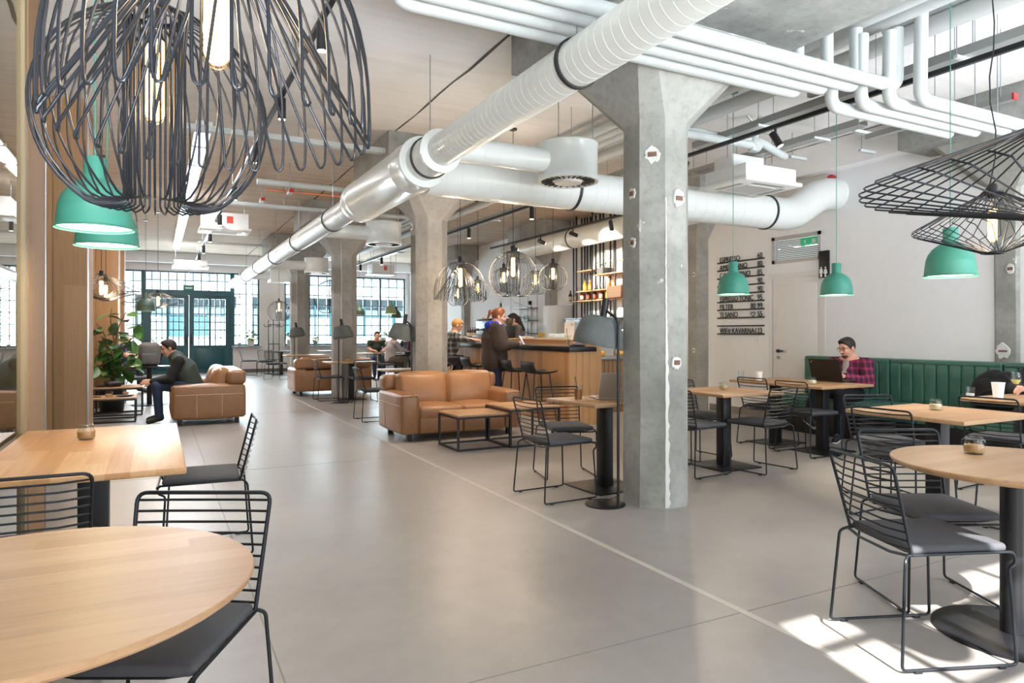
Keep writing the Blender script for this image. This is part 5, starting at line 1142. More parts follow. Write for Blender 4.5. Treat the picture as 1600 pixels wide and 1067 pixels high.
def plaid(name, base, dark, line, scale=0.055):
    t = NT(name); tc = t.node('ShaderNodeTexCoord'); sp = t.node('ShaderNodeSeparateXYZ'); t.link(tc, 'Object', sp, 0); outs = []
    ad = t.node('ShaderNodeMath', operation='ADD'); t.link(sp, 'X', ad, 0); t.link(sp, 'Y', ad, 1)
    for src, o in ((ad, 0), (sp, 'Z')):
        d = t.node('ShaderNodeMath', operation='DIVIDE'); d.inputs[1].default_value = scale; t.link(src, o, d, 0)
        f = t.node('ShaderNodeMath', operation='FRACT'); t.link(d, 0, f, 0); outs.append(f)
    col = None; m = None
    for f in outs:
        r = t.ramp(f, 0, [(0.0, 0.0), (0.44, 0.0), (0.5, 1.0), (0.94, 1.0), (1.0, 0.0)])
        m = t.mix(lin(base) if m is None else (m, 2), lin(dark), 0.62); t.link(r, 'Color', m, 0)
        mu = t.node('ShaderNodeMath', operation='MULTIPLY'); mu.inputs[1].default_value = 0.62; t.link(r, 'Color', mu, 0); t.link(mu, 0, m, 0)
    for f in outs:
        r = t.ramp(f, 0, [(0.18, 0.0), (0.2, 1.0), (0.26, 1.0), (0.28, 0.0)]); mu = t.node('ShaderNodeMath', operation='MULTIPLY'); mu.inputs[1].default_value = 0.55; t.link(r, 'Color', mu, 0)
        m2 = t.mix((m, 2), lin(line), 0.5); t.link(mu, 0, m2, 0); m = m2
    t.link(m, 2, t.b, 'Base Color'); t.b.inputs['Roughness'].default_value = 0.9; return t.m
def seated(lean=0.0, seat=0.47, arm=0.35, armz=0.70, spread=0.20, knee=0.45, foot=0.45, headf=0.06, sc_=1.0):
    s_ = math.sin(lean); c_ = math.cos(lean); up = lambda h: (0, h*s_, seat+0.08+h*c_)
    J = {'pelvis': (0, 0, seat+0.09), 'chest': up(0.28), 'neck': up(0.48)}; n = up(0.50); J['head'] = (0, n[1]+headf, n[2]+0.135)
    for k, sx in (('L', -1), ('R', 1)):
        sh = up(0.44); J['sh'+k] = (sx*spread, sh[1], sh[2]); J['el'+k] = (sx*(spread+0.05), sh[1]+0.10, armz-0.01+0.05); J['wr'+k] = (sx*0.12, sh[1]+arm, armz)
        J['hip'+k] = (sx*0.09, 0.02, seat+0.07); J['kn'+k] = (sx*0.13, knee, seat+0.075); J['an'+k] = (sx*0.13, foot, 0.085); J['toe'+k] = (sx*0.15, foot+0.13, 0.035)
    return J
# man in the vest, leaning forward on the left sofa
J = seated(0.42, 0.40); J['neck'] = (0, 0.215, 0.93); J['chest'] = (0, 0.12, 0.76); J['head'] = (0, 0.315, 1.075)
for k, sx in (('L', -1), ('R', 1)):
    J['sh'+k] = (sx*0.19, 0.19, 0.89); J['el'+k] = (sx*0.24, 0.30, 0.63); J['wr'+k] = (sx*0.08, 0.545, 0.60); J['kn'+k] = (sx*0.14, 0.47, 0.545); J['an'+k] = (sx*0.13, 0.44, 0.085); J['toe'+k] = (sx*0.15, 0.575, 0.036); J['hip'+k] = (sx*0.09, 0.02, 0.50)
    J['hd'+k] = (0, 1, -0.1); J['hn'+k] = (sx*0.9, 0, 0.4)
person('man in dark green vest and jeans leaning forward on the left sofa', (0.47, 11.15, 0), PI/2, J, 0.0085, 'D2A084', '17181B', '2C3D55', '2A2522', '241C18', headdir=(0, 0.95, -0.32), vest='39443F')
# woman at the bar
J = {'pelvis': (0, 0, 0.92), 'chest': (0, 0.0, 1.22), 'neck': (0, 0.02, 1.41), 'head': (0, 0.065, 1.55)}
for k, sx in (('L', -1), ('R', 1)):
    J['sh'+k] = (sx*0.19, 0.0, 1.36); J['el'+k] = (sx*0.27, 0.06, 1.10); J['wr'+k] = (sx*0.10, 0.33, 1.13); J['hip'+k] = (sx*0.09, 0, 0.88); J['kn'+k] = (sx*0.10, 0.03, 0.48); J['an'+k] = (sx*0.10, -0.02, 0.085); J['toe'+k] = (sx*0.12, 0.12, 0.035); J['hn'+k] = (sx*0.7, -0.2, -0.5)
person('woman with ginger ponytail, brown bomber jacket and blue hood standing at the bar', (4.60, 9.42, 0), face(0.95, -0.32), J, 0.0085, 'E0AE96', '3A2E28', '1C2440', '1B1B1D', '8A4A26', headdir=(0, 0.96, -0.22), ponytail=True, bulk=0.05, jacketlen=0.06, hood='1F35B8')
tag(MB().box(-0.037, 0.037, -0.005, 0.005, -0.075, 0.075, 0.004).obj('mobile_phone', flat('phone_screen', 'BFD4EC', 0.2, emit='BFD8FF', estr=0.8), None, (4.60+0.42*0.95, 9.42-0.42*0.32, 1.19), (0.5, 0, face(0.95, -0.32))), 'lit phone held by the woman in the brown jacket', 'phone')
# man in grey plaid on a bar stool
J = seated(0.30, 0.74, 0.44, 1.16, 0.20, 0.27, 0.2)
for k, sx in (('L', -1), ('R', 1)): J['an'+k] = (sx*0.14, 0.12, 0.33); J['toe'+k] = (sx*0.15, 0.24, 0.28)
person('blond man in black and grey plaid shirt leaning on the bar', (4.74, 11.75, 0), face(0.98, -0.2), J, 0.010, 'E0AF95', topmat=plaid('grey_plaid', '8F8D8B', '1E1E20', 'C9C6C2', 0.10), trousers='1D2026', hair='B98A4E', headdir=(0, 0.92, -0.4), bulk=0.015)
# barista behind the bar
J = {'pelvis': (0, 0, 0.95), 'chest': (0, 0.02, 1.25), 'neck': (0, 0.05, 1.44), 'head': (0, 0.10, 1.575)}
for k, sx in (('L', -1), ('R', 1)):
    J['sh'+k] = (sx*0.18, 0.02, 1.39); J['el'+k] = (sx*0.25, 0.08, 1.12); J['wr'+k] = (sx*0.12, 0.30, 1.14); J['hip'+k] = (sx*0.09, 0, 0.90); J['kn'+k] = (sx*0.10, 0.02, 0.48); J['an'+k] = (sx*0.10, -0.02, 0.085); J['toe'+k] = (sx*0.12, 0.12, 0.035)
person('barista with long dark hair and grey top working behind the bar', (6.62, 12.45, 0), face(-0.85, 0.35), J, 0.011, 'D6A68E', '6A6460', '25262A', hair='241A16', headdir=(0, 0.9, -0.4), longhair=True)
# man with the black laptop on the green bench
J = seated(0.02, 0.47, 0.40, 0.79, 0.205, 0.46, 0.47, 0.05); J['head'] = (0, 0.07, 1.115); J['neck'] = (0, 0.0, 0.965); J['chest'] = (0, -0.02, 0.77); J['pelvis'] = (0, 0, 0.555)
for k, sx in (('L', -1), ('R', 1)):
    J['sh'+k] = (sx*0.205, 0.0, 0.91); J['el'+k] = (sx*0.30, 0.12, 0.70); J['wr'+k] = (sx*0.14, 0.385, 0.785); J['hd'+k] = (-sx*0.15, 1, 0.05); J['hn'+k] = (0, 0, 1)
J['knR'] = (0.14, 0.48, 0.60); J['anR'] = (0.17, 0.66, 0.28); J['toeR'] = (0.0, 0.76, 0.215); J['soleR'] = (0.1, -0.1, -0.98)
person('man in glasses and magenta plaid shirt typing on the black laptop', (7.66, 5.60, 0), face(-1.0, -0.12), J, 0.0075, 'E0A78E', topmat=plaid('magenta_plaid', '8C2350', '1E1D30', 'B8506E', 0.085), trousers='15181F', shoes='26262C', hair='2B201A', headdir=(0.25, 0.9, -0.30), beard=True, glasses=True, tee='9C948E', sneaker=True, bulk=0.012, curl=0.35)
# person at the right edge with the wine glass
J = seated(0.06, 0.47, 0.46, 0.78); J['wrR'] = (0.05, 0.62, 0.79); J['elR'] = (0.26, 0.30, 0.77); J['hdR'] = (0.05, 1, 0.0); J['hnR'] = (0.9, 0, 0.35)
person('person in black on the green bench reaching for the wine glass at the right edge', (7.60, 3.32, 0), face(-1.0, 0.0), J, 0.010, 'DDA68D', '15161A', '1B1E24', hair='2A201A', headdir=(0, 1, -0.2), bulk=0.012)
# group by the far window
person('man in dark green t-shirt facing the room at the far window table', (5.75, 19.75, 0), face(-0.1, -1), seated(0.1, 0.50, 0.35, 0.78), 0.014, 'D9A184', '23332E', '2A3550', hair='2C221C', sleeves=False, hands=False)
person('man in pale grey shirt seen from the side at the far window table', (5.62, 18.05, 0), face(1, 0.35), seated(0.22, 0.50, 0.42, 0.80), 0.014, 'D9A184', 'B9B4BA', '6E6458', hair='2A1F1A', hands=False, headdir=(0, 1, -0.05))
person('woman with brown hair leaning in at the far window table', (6.75, 19.6, 0), face(-0.9, -0.4), seated(0.25, 0.50, 0.42, 0.80), 0.014, 'E0B096', '33404A', '2A2A30', hair='5A3A2A', hands=False, longhair=True)
person('person in purple top with back to the room, beside the second column', (6.52, 18.2, 0), face(0.1, 1), seated(0.18, 0.50, 0.38, 0.80), 0.014, 'D9A184', '5B3A5E', '1E1E22', hair='2A201C', hands=False, bulk=0.03)
person('person far left behind the plant with an arm on the table', (-0.78, 17.0, 0), face(1, 0.0), seated(0.2, 0.48, 0.50, 0.78), 0.014, 'D79C84', '22304A', '1E1E22', hair='2A201C', hands=False, sleeves=False)
for (x, y, fx, fy, l) in ((5.52, 17.98, 1, 0.35, 'wire chair under the man in the pale grey shirt'), (6.52, 18.12, 0.1, 1, 'wire chair under the person in purple'), (6.85, 19.65, -0.9, -0.4, 'wire chair under the brown haired woman at the far window'), (5.75, 19.85, -0.1, -1, 'wire chair under the man in the dark green t-shirt'), (-0.86, 17.0, 1, 0, 'wire chair under the person behind the plant')):
    chair(x, y, fx, fy, l, G_F)
# ------------------------------------------------------------------ things on the tables
def sugar_jar(label, x, y, z, s=1.0, fill='B98A54'):
    t = thing('sugar_jar', label, 'jar', (x, y, z), random.uniform(0, 6), 'glass sugar jars on the tables')
    MB().lathe([(r*s, h*s) for r, h in [(0, 0), (0.036, 0), (0.043, 0.008), (0.044, 0.04), (0.036, 0.058), (0.036, 0.066), (0.033, 0.066), (0.033, 0.058), (0.041, 0.04), (0.040, 0.010), (0, 0.006)]], 24).obj('glass_body', M['glass'], t)
    MB().lathe([(r*s, h*s) for r, h in [(0, 0.007), (0.038, 0.010), (0.0405, 0.03), (0.039, 0.042), (0, 0.045)]], 20).obj('brown_sugar', flat('brown_sugar_'+fill, fill, 0.9, vary=0.15, bump=0.3, bscale=300), t)
    MB().lathe([(r*s, h*s) for r, h in [(0, 0.067), (0.037, 0.067), (0.038, 0.074), (0.030, 0.080), (0, 0.081)]], 24).obj('lid', M['glass'], t)
    MB().tube([(0.037*s, -0.01*s, 0.062*s), (0.046*s, -0.008*s, 0.066*s), (0.048*s, 0, 0.05*s), (0.046*s, 0.008*s, 0.066*s), (0.037*s, 0.01*s, 0.062*s)], 0.0015, 5).obj('wire_clip', M['metal'], t)
sugar_jar('sugar jar on the long oak table at left', -0.33, 4.22, 0.74)
sugar_jar('sugar jar on the round table at right', 3.36, 1.82, 0.74)
sugar_jar('sugar jar on the table before the middle bench section', 5.02, 2.98, 0.74, 1.0, 'D8C09A')
sugar_jar('sugar jar on the square table right of the big column', 4.97, 5.02, 0.74, 1.0, 'C8A878')
sugar_jar('sugar jar beside the black laptop', 6.35, 5.10, 0.74, 1.0, 'E8D8C0')
sugar_jar('sugar jar on the table before the third column', 3.32, 13.35, 0.74, 1.2, 'D09A5A')
sugar_jar('sugar jar on the lower coffee table at left', -0.62, 11.55, 0.36, 1.15, 'C89A6A')
sugar_jar('sugar jar at the far end of the lower coffee table at left', -0.42, 11.90, 0.36, 1.0, 'B8906A')
sugar_jar('sugar jar on the table nearest the seated group', 5.62, 18.7, 0.74, 1.2, 'D8A878')
def cup(label, x, y, z, r=0.04, h=0.10):
    t = thing('paper_cup', label, 'cup', (x, y, z), 0, 'white cups')
    MB().lathe([(0, 0), (r*0.72, 0), (r, h), (r*1.04, h), (r*1.04, h+0.004), (r*0.96, h+0.004), (r*0.68, 0.006), (0, 0.006)], 24).obj('cup_wall', M['white'], t)
    return t
cup('white cup on the far table of the man with the laptop', 6.30, 5.80, 0.74, 0.042, 0.10)
cup('tall white cup on the table at the right edge', 6.42, 3.28, 0.74, 0.05, 0.13)
def tumbler(label, x, y, z, r=0.034, h=0.09, drink=None, dh=0.6, straw=False, col='C8A070'):
    t = thing('glass_tumbler', label, 'glass', (x, y, z), 0, 'drinking glasses on the tables')
    MB().lathe([(0, 0), (r*0.85, 0), (r, h), (r*0.95, h), (r*0.80, 0.006), (0, 0.006)], 20).obj('glass_wall', M['glass'], t)
    if drink: MB().lathe([(0, 0.007), (r*0.79, 0.007), (r*0.88, h*dh), (0, h*dh)], 18).obj('drink', flat('drink_'+drink, drink, 0.2), t)
    if straw: MB().tube([(0.01, 0, 0.01), (-0.02, 0.02, h+0.07)], 0.003, 6).obj('straw', M['black'], t)
tumbler('iced coffee glass with a black straw beside the silver laptop', 3.12, 4.80, 0.74, 0.037, 0.125, 'A86A34', 0.72, True)
tumbler('water glass at the far left of the laptop man\'s tables', 6.20, 5.98, 0.74, 0.034, 0.11)
tumbler('low water glass left of the tall white cup at the right edge', 6.26, 3.42, 0.74, 0.036, 0.09, 'DDE4E4', 0.4)
wg = thing('wine_glass', 'wine glass with pale wine held at the right edge', 'glass', (6.78, 3.32, 0.74))
MB().lathe([(0, 0), (0.036, 0), (0.036, 0.003), (0.005, 0.008), (0.004, 0.085), (0.02, 0.10), (0.042, 0.135), (0.040, 0.19), (0.038, 0.21), (0.036, 0.21), (0.038, 0.135), (0.018, 0.103), (0, 0.098)], 24).obj('glass_bowl', M['glass'], wg)
MB().lathe([(0, 0.104), (0.018, 0.106), (0.036, 0.132), (0.037, 0.145), (0, 0.145)], 20).obj('wine', flat('pale_wine', 'D9CC7A', 0.15), wg)
tag(MB().lathe([(0, 0), (0.06, 0), (0.06, 0.004), (0, 0.004)], 24).obj('coaster', flat('cork_coaster', 'B98A5A', 0.8), None, (3.20, 4.70, 0.74)), 'round cork coaster in front of the silver laptop', 'coaster')
def laptop(label, x, y, z, rz, w, d, lidcol, logo, tilt=0.35):
    t = thing('laptop', label, 'laptop', (x, y, z), rz); m = flat('laptop_'+lidcol, lidcol, 0.35, 0.4 if lidcol != '1C1A1A' else 0.0)
    MB().box(-w/2, w/2, -d/2, d/2, 0.002, 0.016, 0.004).obj('base', m, t); MB().box(-w/2+0.02, w/2-0.02, -d/2+0.09, d/2-0.03, 0.016, 0.018).obj('keyboard', M['black'], t)
    T = Matrix.Translation((0, d/2, 0.016)) @ Matrix.Rotation(-tilt, 4, 'X')
    MB().box(-w/2, w/2, -0.004, 0.004, 0, d*0.98, 0.003).xf(T).obj('lid', m, t); MB().box(-w/2+0.01, w/2-0.01, -0.0055, -0.004, 0.015, d*0.98-0.01).xf(T).obj('screen', flat('screen_glow', '4A6A90', 0.2, emit='9CB8DC', estr=0.6), t)
    if logo == 'ring':
        gm = flat('gold_logo', 'E0B45A', 0.25, 0.6); c = (0, 0.0055, d*0.5); g = MB()
        g.tube([(c[0]+0.022*math.cos(a), c[1], c[2]+0.022*math.sin(a)) for a in [2*PI*i/24 for i in range(24)]], 0.0022, 6, True)
        g.tube([(0.012, c[1], c[2]+0.018), (0.004, c[1], c[2]-0.012)], 0.0018, 5).tube([(0.008, c[1], c[2]+0.004), (0.0, c[1], c[2]+0.004), (-0.002, c[1], c[2]-0.01)], 0.0018, 5)
        g.tube([(-0.004, c[1], c[2]+0.006), (-0.012, c[1], c[2]-0.018)], 0.0018, 5).tube([(-0.004, c[1], c[2]+0.006), (-0.013, c[1], c[2]+0.006), (-0.015, c[1], c[2]-0.006), (-0.007, c[1], c[2]-0.006)], 0.0018, 5)
        g.xf(T).obj('logo', gm, t)
    else: MB().box(-0.018, 0.018, 0.004, 0.0052, -0.005, 0.005).xf(T @ Matrix.Translation((w/2-0.035, 0, d*0.98-0.03)) @ Matrix.Rotation(0.6, 4, 'Y')).obj('logo', flat('gold_logo', 'E0B45A', 0.25, 0.6), t)
laptop('open silver laptop with a round gold logo, partly behind the column', 3.47, 4.80, 0.74, face(-0.28, -0.96), 0.335, 0.23, 'B4ADA8', 'ring')
laptop('open black laptop in front of the man in the plaid shirt', 6.95, 5.29, 0.74, PI/2+0.1, 0.38, 0.26, '1C1A1A', 'bar', 0.30)
# left coffee tables
cp = thing('flat_cap', 'black cap lying on the taller coffee table at left', 'cap', (-0.62, 12.5, 0.45), 0.3)
pillow(0.22, 0.24, 0.09, 0.04, (0, 0, 0.045), 4).obj('crown', M['black'], cp); MB().sphere((-0.16, 0, 0.02), (0.10, 0.10, 0.018), 16, 6).obj('peak', M['black'], cp)
tag(MB().lathe([(0, 0), (0.07, 0), (0.12, 0.014), (0.118, 0.018), (0.07, 0.006), (0, 0.006)], 28).obj('dark_plate', M['black'], None, (-0.42, 11.6, 0.36)), 'black plate on the lower coffee table at left', 'plate')
tag(MB().lathe([(0, 0), (0.05, 0), (0.055, 0.012), (0, 0.012)], 20).obj('dark_saucer', M['black'], None, (-0.77, 11.62, 0.36)), 'small black saucer left of the sugar jar on the left coffee table', 'saucer')
# backpack
bp = thing('backpack', 'grey backpack standing on the dark round table at left', 'backpack', (-0.12, 14.0, 0.70))
pillow(0.34, 0.20, 0.42, 0.07, (0, 0, 0.21), 5, (0.01, 0.03, 0.01)).obj('main_bag', flat('grey_canvas', '6A6764', 0.9, vary=0.2), bp); pillow(0.26, 0.08, 0.2, 0.03, (0, -0.12, 0.13), 4).obj('front_pocket', flat('grey_canvas', '6A6764', 0.9, vary=0.2), bp)
MB().tube([(-0.08, 0.05, 0.42), (-0.05, 0.05, 0.47), (0.05, 0.05, 0.47), (0.08, 0.05, 0.42)], 0.010, 8).obj('handle', M['black'], bp)
for s in (-1, 1): MB().tube([(s*0.15, 0.0, 0.36), (s*0.21, -0.02, 0.2), (s*0.16, 0.0, 0.03)], 0.012, 8).obj('strap', M['black'], bp)
# jacket on the bench
jk = thing('folded_jacket', 'black jacket heaped on the near end of the green bench', 'jacket', (7.86, 4.02, 0.462))
v, f = rounded(0.42, 0.46, 0.40, 0.13, 5, (0.03, 0.03, 0.04)); v = [(p[0]*(1-0.45*(p[2]+0.2)), p[1]*(1-0.5*(p[2]+0.2))+0.012*math.sin(p[0]*31+p[2]*19), p[2]+0.2+0.01*math.sin(p[1]*37)) for p in v]
MB().add(v, f).obj('heap', flat('black_jacket', '14151A', 0.8, vary=0.2), jk); MB().tube([(-0.17, -0.14, 0.27), (-0.19, 0.02, 0.22), (-0.20, 0.14, 0.10)], 0.035, 10).obj('sleeve', flat('black_jacket', '14151A', 0.8, vary=0.2), jk)
# ------------------------------------------------------------------ things on the bar
fj = thing('lemonade_jar', 'big glass jar with lemons on the bar', 'jar', (5.88, 10.2, 1.2))
MB().lathe([(0, 0), (0.08, 0), (0.095, 0.02), (0.095, 0.15), (0.07, 0.19), (0.07, 0.21), (0.066, 0.21), (0.066, 0.19), (0.09, 0.15), (0.09, 0.02), (0, 0.01)], 24).obj('glass_body', M['glass'], fj)
MB().lathe([(0, 0.21), (0.074, 0.21), (0.076, 0.225), (0.02, 0.235), (0.02, 0.25), (0, 0.25)], 20).obj('lid', M['glass'], fj)
for k in range(4): MB().sphere((0.04*math.cos(k*1.7), 0.04*math.sin(k*1.7), 0.05+0.03*(k % 2)), (0.036, 0.03, 0.03), 12, 8).obj('lemon', flat('lemon', 'E0B83A', 0.5), fj)
tag(MB().box(-0.16, 0.16, -0.11, 0.11, 0, 0.09, 0.02).obj('white_tray', flat('pale_blue_tray', 'C8D4D8', 0.4), None, (5.86, 9.55, 1.2)), 'pale box tray on the bar right of the lemon jar', 'tray')
va = thing('straw_glass', 'tall glass with a black straw on the black bar top', 'glass', (5.38, 8.55, 1.105)); MB().lathe([(0, 0), (0.045, 0), (0.055, 0.16), (0.052, 0.16), (0.04, 0.008), (0, 0.008)], 20).obj('glass_wall', M['glass'], va); MB().tube([(0.02, 0.02, 0.01), (-0.06, -0.05, 0.26)], 0.004, 6).obj('straw', M['black'], va)
pl = thing('serving_plate', 'dark plate with a folded napkin at the bar corner', 'plate', (5.36, 8.28, 1.105)); MB().lathe([(0, 0), (0.09, 0), (0.13, 0.016), (0.127, 0.02), (0.088, 0.006), (0, 0.006)], 24).obj('dish', M['black'], pl); pillow(0.13, 0.09, 0.04, 0.018, (0, 0, 0.035), 3).obj('napkin', flat('grey_violet_napkin', '7A7080', 0.9), pl)
mc = thing('menu_card', 'white folded menu card standing on the bar near the corner', 'menu card', (5.84, 9.22, 1.2), PI/2)
MB().box(-0.12, 0.0, 0, 0.004, 0, 0.30).obj('left_leaf', M['white'], mc); MB().box(0.0, 0.12, 0.0, 0.004, 0, 0.27).xf(Matrix.Rotation(0.25, 4, 'Z')).obj('right_leaf', M['white'], mc)
for k in range(3): MB().box(-0.10, -0.03, 0.004, 0.0045, 0.24-k*0.012, 0.246-k*0.012).obj('print_line', flat('menu_ink', '4A4A4A', 0.8), mc)
pr_ = [(5.9, 11.0, 'stack of white plates on the bar by the barista'), (5.9, 10.75, 'low pile of white napkins on the bar by the lemon jar')]
for k, (x, y, l) in enumerate(pr_):
    t = thing('plate_stack' if k == 0 else 'napkin_pile', l, 'plates' if k == 0 else 'napkins', (x, y, 1.2))
    for q in range(5): (MB().lathe([(0, q*0.008), (0.06, q*0.008), (0.10, q*0.008+0.008), (0, q*0.008+0.007)], 20) if k == 0 else MB().box(-0.09, 0.09, -0.09, 0.09, q*0.008, q*0.008+0.007)).obj('plate' if k == 0 else 'napkin', M['white'], t)
em_ = thing('espresso_machine', 'chrome espresso machine on the bar counter behind the plaid man', 'coffee machine', (6.0, 12.35, 1.2))
MB().box(-0.22, 0.22, -0.38, 0.38, 0.05, 0.36, 0.03).obj('housing', M['metal'], em_); MB().box(-0.24, 0.24, -0.40, 0.40, 0.36, 0.38, 0.004).obj('cup_tray', M['black'], em_); MB().box(-0.3, 0.2, -0.36, 0.36, 0, 0.05, 0.006).obj('drip_base', M['black'], em_)
for s in (-1, 1): MB().cyl((-0.27, s*0.16, 0.14), 0.035, 0.05, 14).box(-0.42, -0.27, s*0.16-0.012, s*0.16+0.012, 0.15, 0.17).obj('portafilter', M['black'], em_)
for k in range(8): tag(MB().lathe([(0, 0), (0.028, 0), (0.038, 0.06), (0.035, 0.06), (0.025, 0.005), (0, 0.005)], 14).obj('coffee_cup', M['white'], None, (5.9+0.1*(k % 2), 12.08+0.09*k, 1.58)), '%s white coffee cup from the right on top of the espresso machine' % ORD[k], 'cup', 'cups on the espresso machine')
gr = thing('coffee_grinder', 'dark coffee grinder with clear hopper on the bar', 'grinder', (5.95, 11.55, 1.2)); MB().box(-0.09, 0.09, -0.08, 0.08, 0, 0.24, 0.01).obj('housing', M['black'], gr); MB().lathe([(0.05, 0.24), (0.075, 0.30), (0.075, 0.37), (0, 0.38)], 16).obj('hopper', flat('smoked_plastic', '5A4A3A', 0.2), gr)
for k in range(5):
    bottle('syrup bottle, %s from the woman along the bar back edge' % ORD[k], 5.95, 11.2-0.0+0.0 if False else 13.0+k*0.12, 1.2, ('3A2A20', '242426', '5A3A2A', '2B2A2C', '4A2522')[k], 0.22, 0.03)
# ------------------------------------------------------------------ price list, signs
def text(s, name, mat, parent, loc, rot, size, sx=0.72, align='LEFT', ext=0.003):
    c = bpy.data.curves.new(name, 'FONT'); c.body = s; c.size = size; c.align_x = align; c.extrude = ext; c.materials.append(mat)
    o = bpy.data.objects.new(name, c); sc.collection.objects.link(o); TEXTS.append((o, name, parent, loc, rot, (sx, 1, 1))); return o
WROT = (PI/2, 0, -PI/2); TEXTS = []
plst = thing('price_list', 'black lettered coffee price list on thin ledges on the white wall', 'sign', (XR-0.004, 8.50, 0))
LET = flat('matt_black_letter', '131315', 0.85)
rows = [('ESPRESSO', '60'), ('AMERICANO', '80'), ('CAPPUCCINO', '85'), ('COFFEE', '90'), ('', '90'), ('ESPRESSO TONIC', '95'), ('FILTER', '80 99'), ('TI SANO', '55'), None, ('WIF# KAVARNA123', '')]
for k, row in enumerate(rows):
    z = 2.45-k*0.1297
    MB().box(-0.03, 0.004, -0.97, 0.0, z-0.010, z+0.012).obj('ledge', M['black'], plst)
    if not row: continue
    a, p = row
    if a: text(a, 'lettering', LET, plst, (-0.012, -0.04, z+0.013), WROT, 0.118, 0.88 if len(a) < 13 else 0.79 if len(a) < 15 else 0.87)
    if p: text(p, 'lettering', LET, plst, (-0.012, -0.945, z+0.013), WROT, 0.118, 0.90, 'RIGHT')
hz = 2.45-7*0.1297+0.055
hv = [(16*math.sin(t)**3, 13*math.cos(t)-5*math.cos(2*t)-2*math.cos(3*t)-math.cos(4*t)) for t in [2*PI*i/28 for i in range(28)]]
MB().tube([(-0.012, -0.757-x*0.0026, hz+y*0.0026) for x, y in hv], 0.0055, 6, True).obj('heart', M['black'], plst)
ts = thing('toilet_sign', 'black toilet sign with white man and woman figures right of the white door', 'sign', (XR, 6.385, 2.07))
MB().box(-0.03, -0.002, -0.005, 0.155, 0, 0.38, 0.003).obj('panel', M['black'], ts); icon = flat('icon_white', 'F2F2F2', 0.6)
for (y0, fem) in ((0.112, 0), (0.042, 1)):
    MB().cyl((-0.034, y0, 0.142), 0.0125, 0.004, 14, axis=0).obj('figure_head', icon, ts)
    if fem: poly = [(0, 0.125), (0.016, 0.122), (0.032, 0.06), (0.012, 0.06), (0.012, 0.012), (-0.012, 0.012), (-0.012, 0.06), (-0.032, 0.06), (-0.016, 0.122)]
    else: poly = [(0, 0.126), (0.022, 0.124), (0.026, 0.07), (0.016, 0.07), (0.014, 0.012), (-0.014, 0.012), (-0.016, 0.07), (-0.026, 0.07), (-0.022, 0.124)]
    n = len(poly); MB().add([(-0.034, y0+a, b) for a, b in poly]+[(-0.030, y0+a, b) for a, b in poly], [tuple(range(n)), tuple(range(2*n-1, n-1, -1))]+[(i, n+i, n+(i+1) % n, (i+1) % n) for i in range(n)]).obj('figure_body', icon, ts)
ex = thing('exit_sign', 'green exit sign glimpsed through the slatted window over the white door', 'sign', (XR+0.04, 6.60, DZ+0.44))  # reflection of an exit sign in the glass, modelled as a panel
MB().box(-0.004, 0.004, 0, 0.30, 0, 0.12).obj('panel', flat('exit_green', '2FA46E', 0.4, emit='2FA46E', estr=0.4), ex); MB().add([(-0.006, 0.20, 0.08), (-0.006, 0.24, 0.08), (-0.006, 0.22, 0.03)], [(0, 1, 2)]).obj('arrow', icon, ex); MB().box(-0.007, -0.005, 0.04, 0.10, 0.03, 0.09).obj('figure', icon, ex)
e2 = thing('exit_sign', 'green exit sign hanging above the entrance doors', 'sign', (0.9, YF-0.1, 2.66)); MB().cyl((0, 0, 0.17), 0.006, H-2.83, 6).obj('hanger_rod', M['metal'], e2); MB().box(-0.16, 0.16, -0.03, 0.03, 0, 0.17, 0.004).obj('panel', flat('exit_teal', '2C7A6E', 0.4), e2); MB().box(-0.10, 0.10, -0.034, -0.03, 0.05, 0.09).obj('arrow', icon, e2)
tag(MB().box(-0.012, 0, -0.04, 0.04, 0, 0.08, 0.004).obj('wall_socket', M['white'], None, (XR, 7.66, 1.17)), 'small white wall switch below the price list', 'switch')
# ------------------------------------------------------------------ coat stand
cs_ = thing('coat_stand', 'black tubular coat stand by the far wall', 'coat stand', (3.28, 22.6, 0))
for (a, b) in ((-0.16, 0), (0.16, 0), (0, 0.12)): MB().tube([(a, b, 0.02), (a, b, 1.72)], 0.016, 8).obj('post', M['black'], cs_)
for z in (0.45, 0.95, 1.55): MB().tube([(-0.16, 0, z), (0, 0.12, z), (0.16, 0, z)], 0.012, 6, True).obj('brace', M['black'], cs_)
for k in range(6): a = k*PI/3; MB().tube(fillet([(0.10*math.cos(a), 0.10*math.sin(a), 1.5), (0.28*math.cos(a), 0.28*math.sin(a), 1.50), (0.30*math.cos(a), 0.30*math.sin(a), 1.58)], 0.03, 3), 0.010, 6).obj('hook', M['black'], cs_)
MB().box(-0.28, 0.28, -0.2, 0.25, 0, 0.02).obj('base', M['black'], cs_)
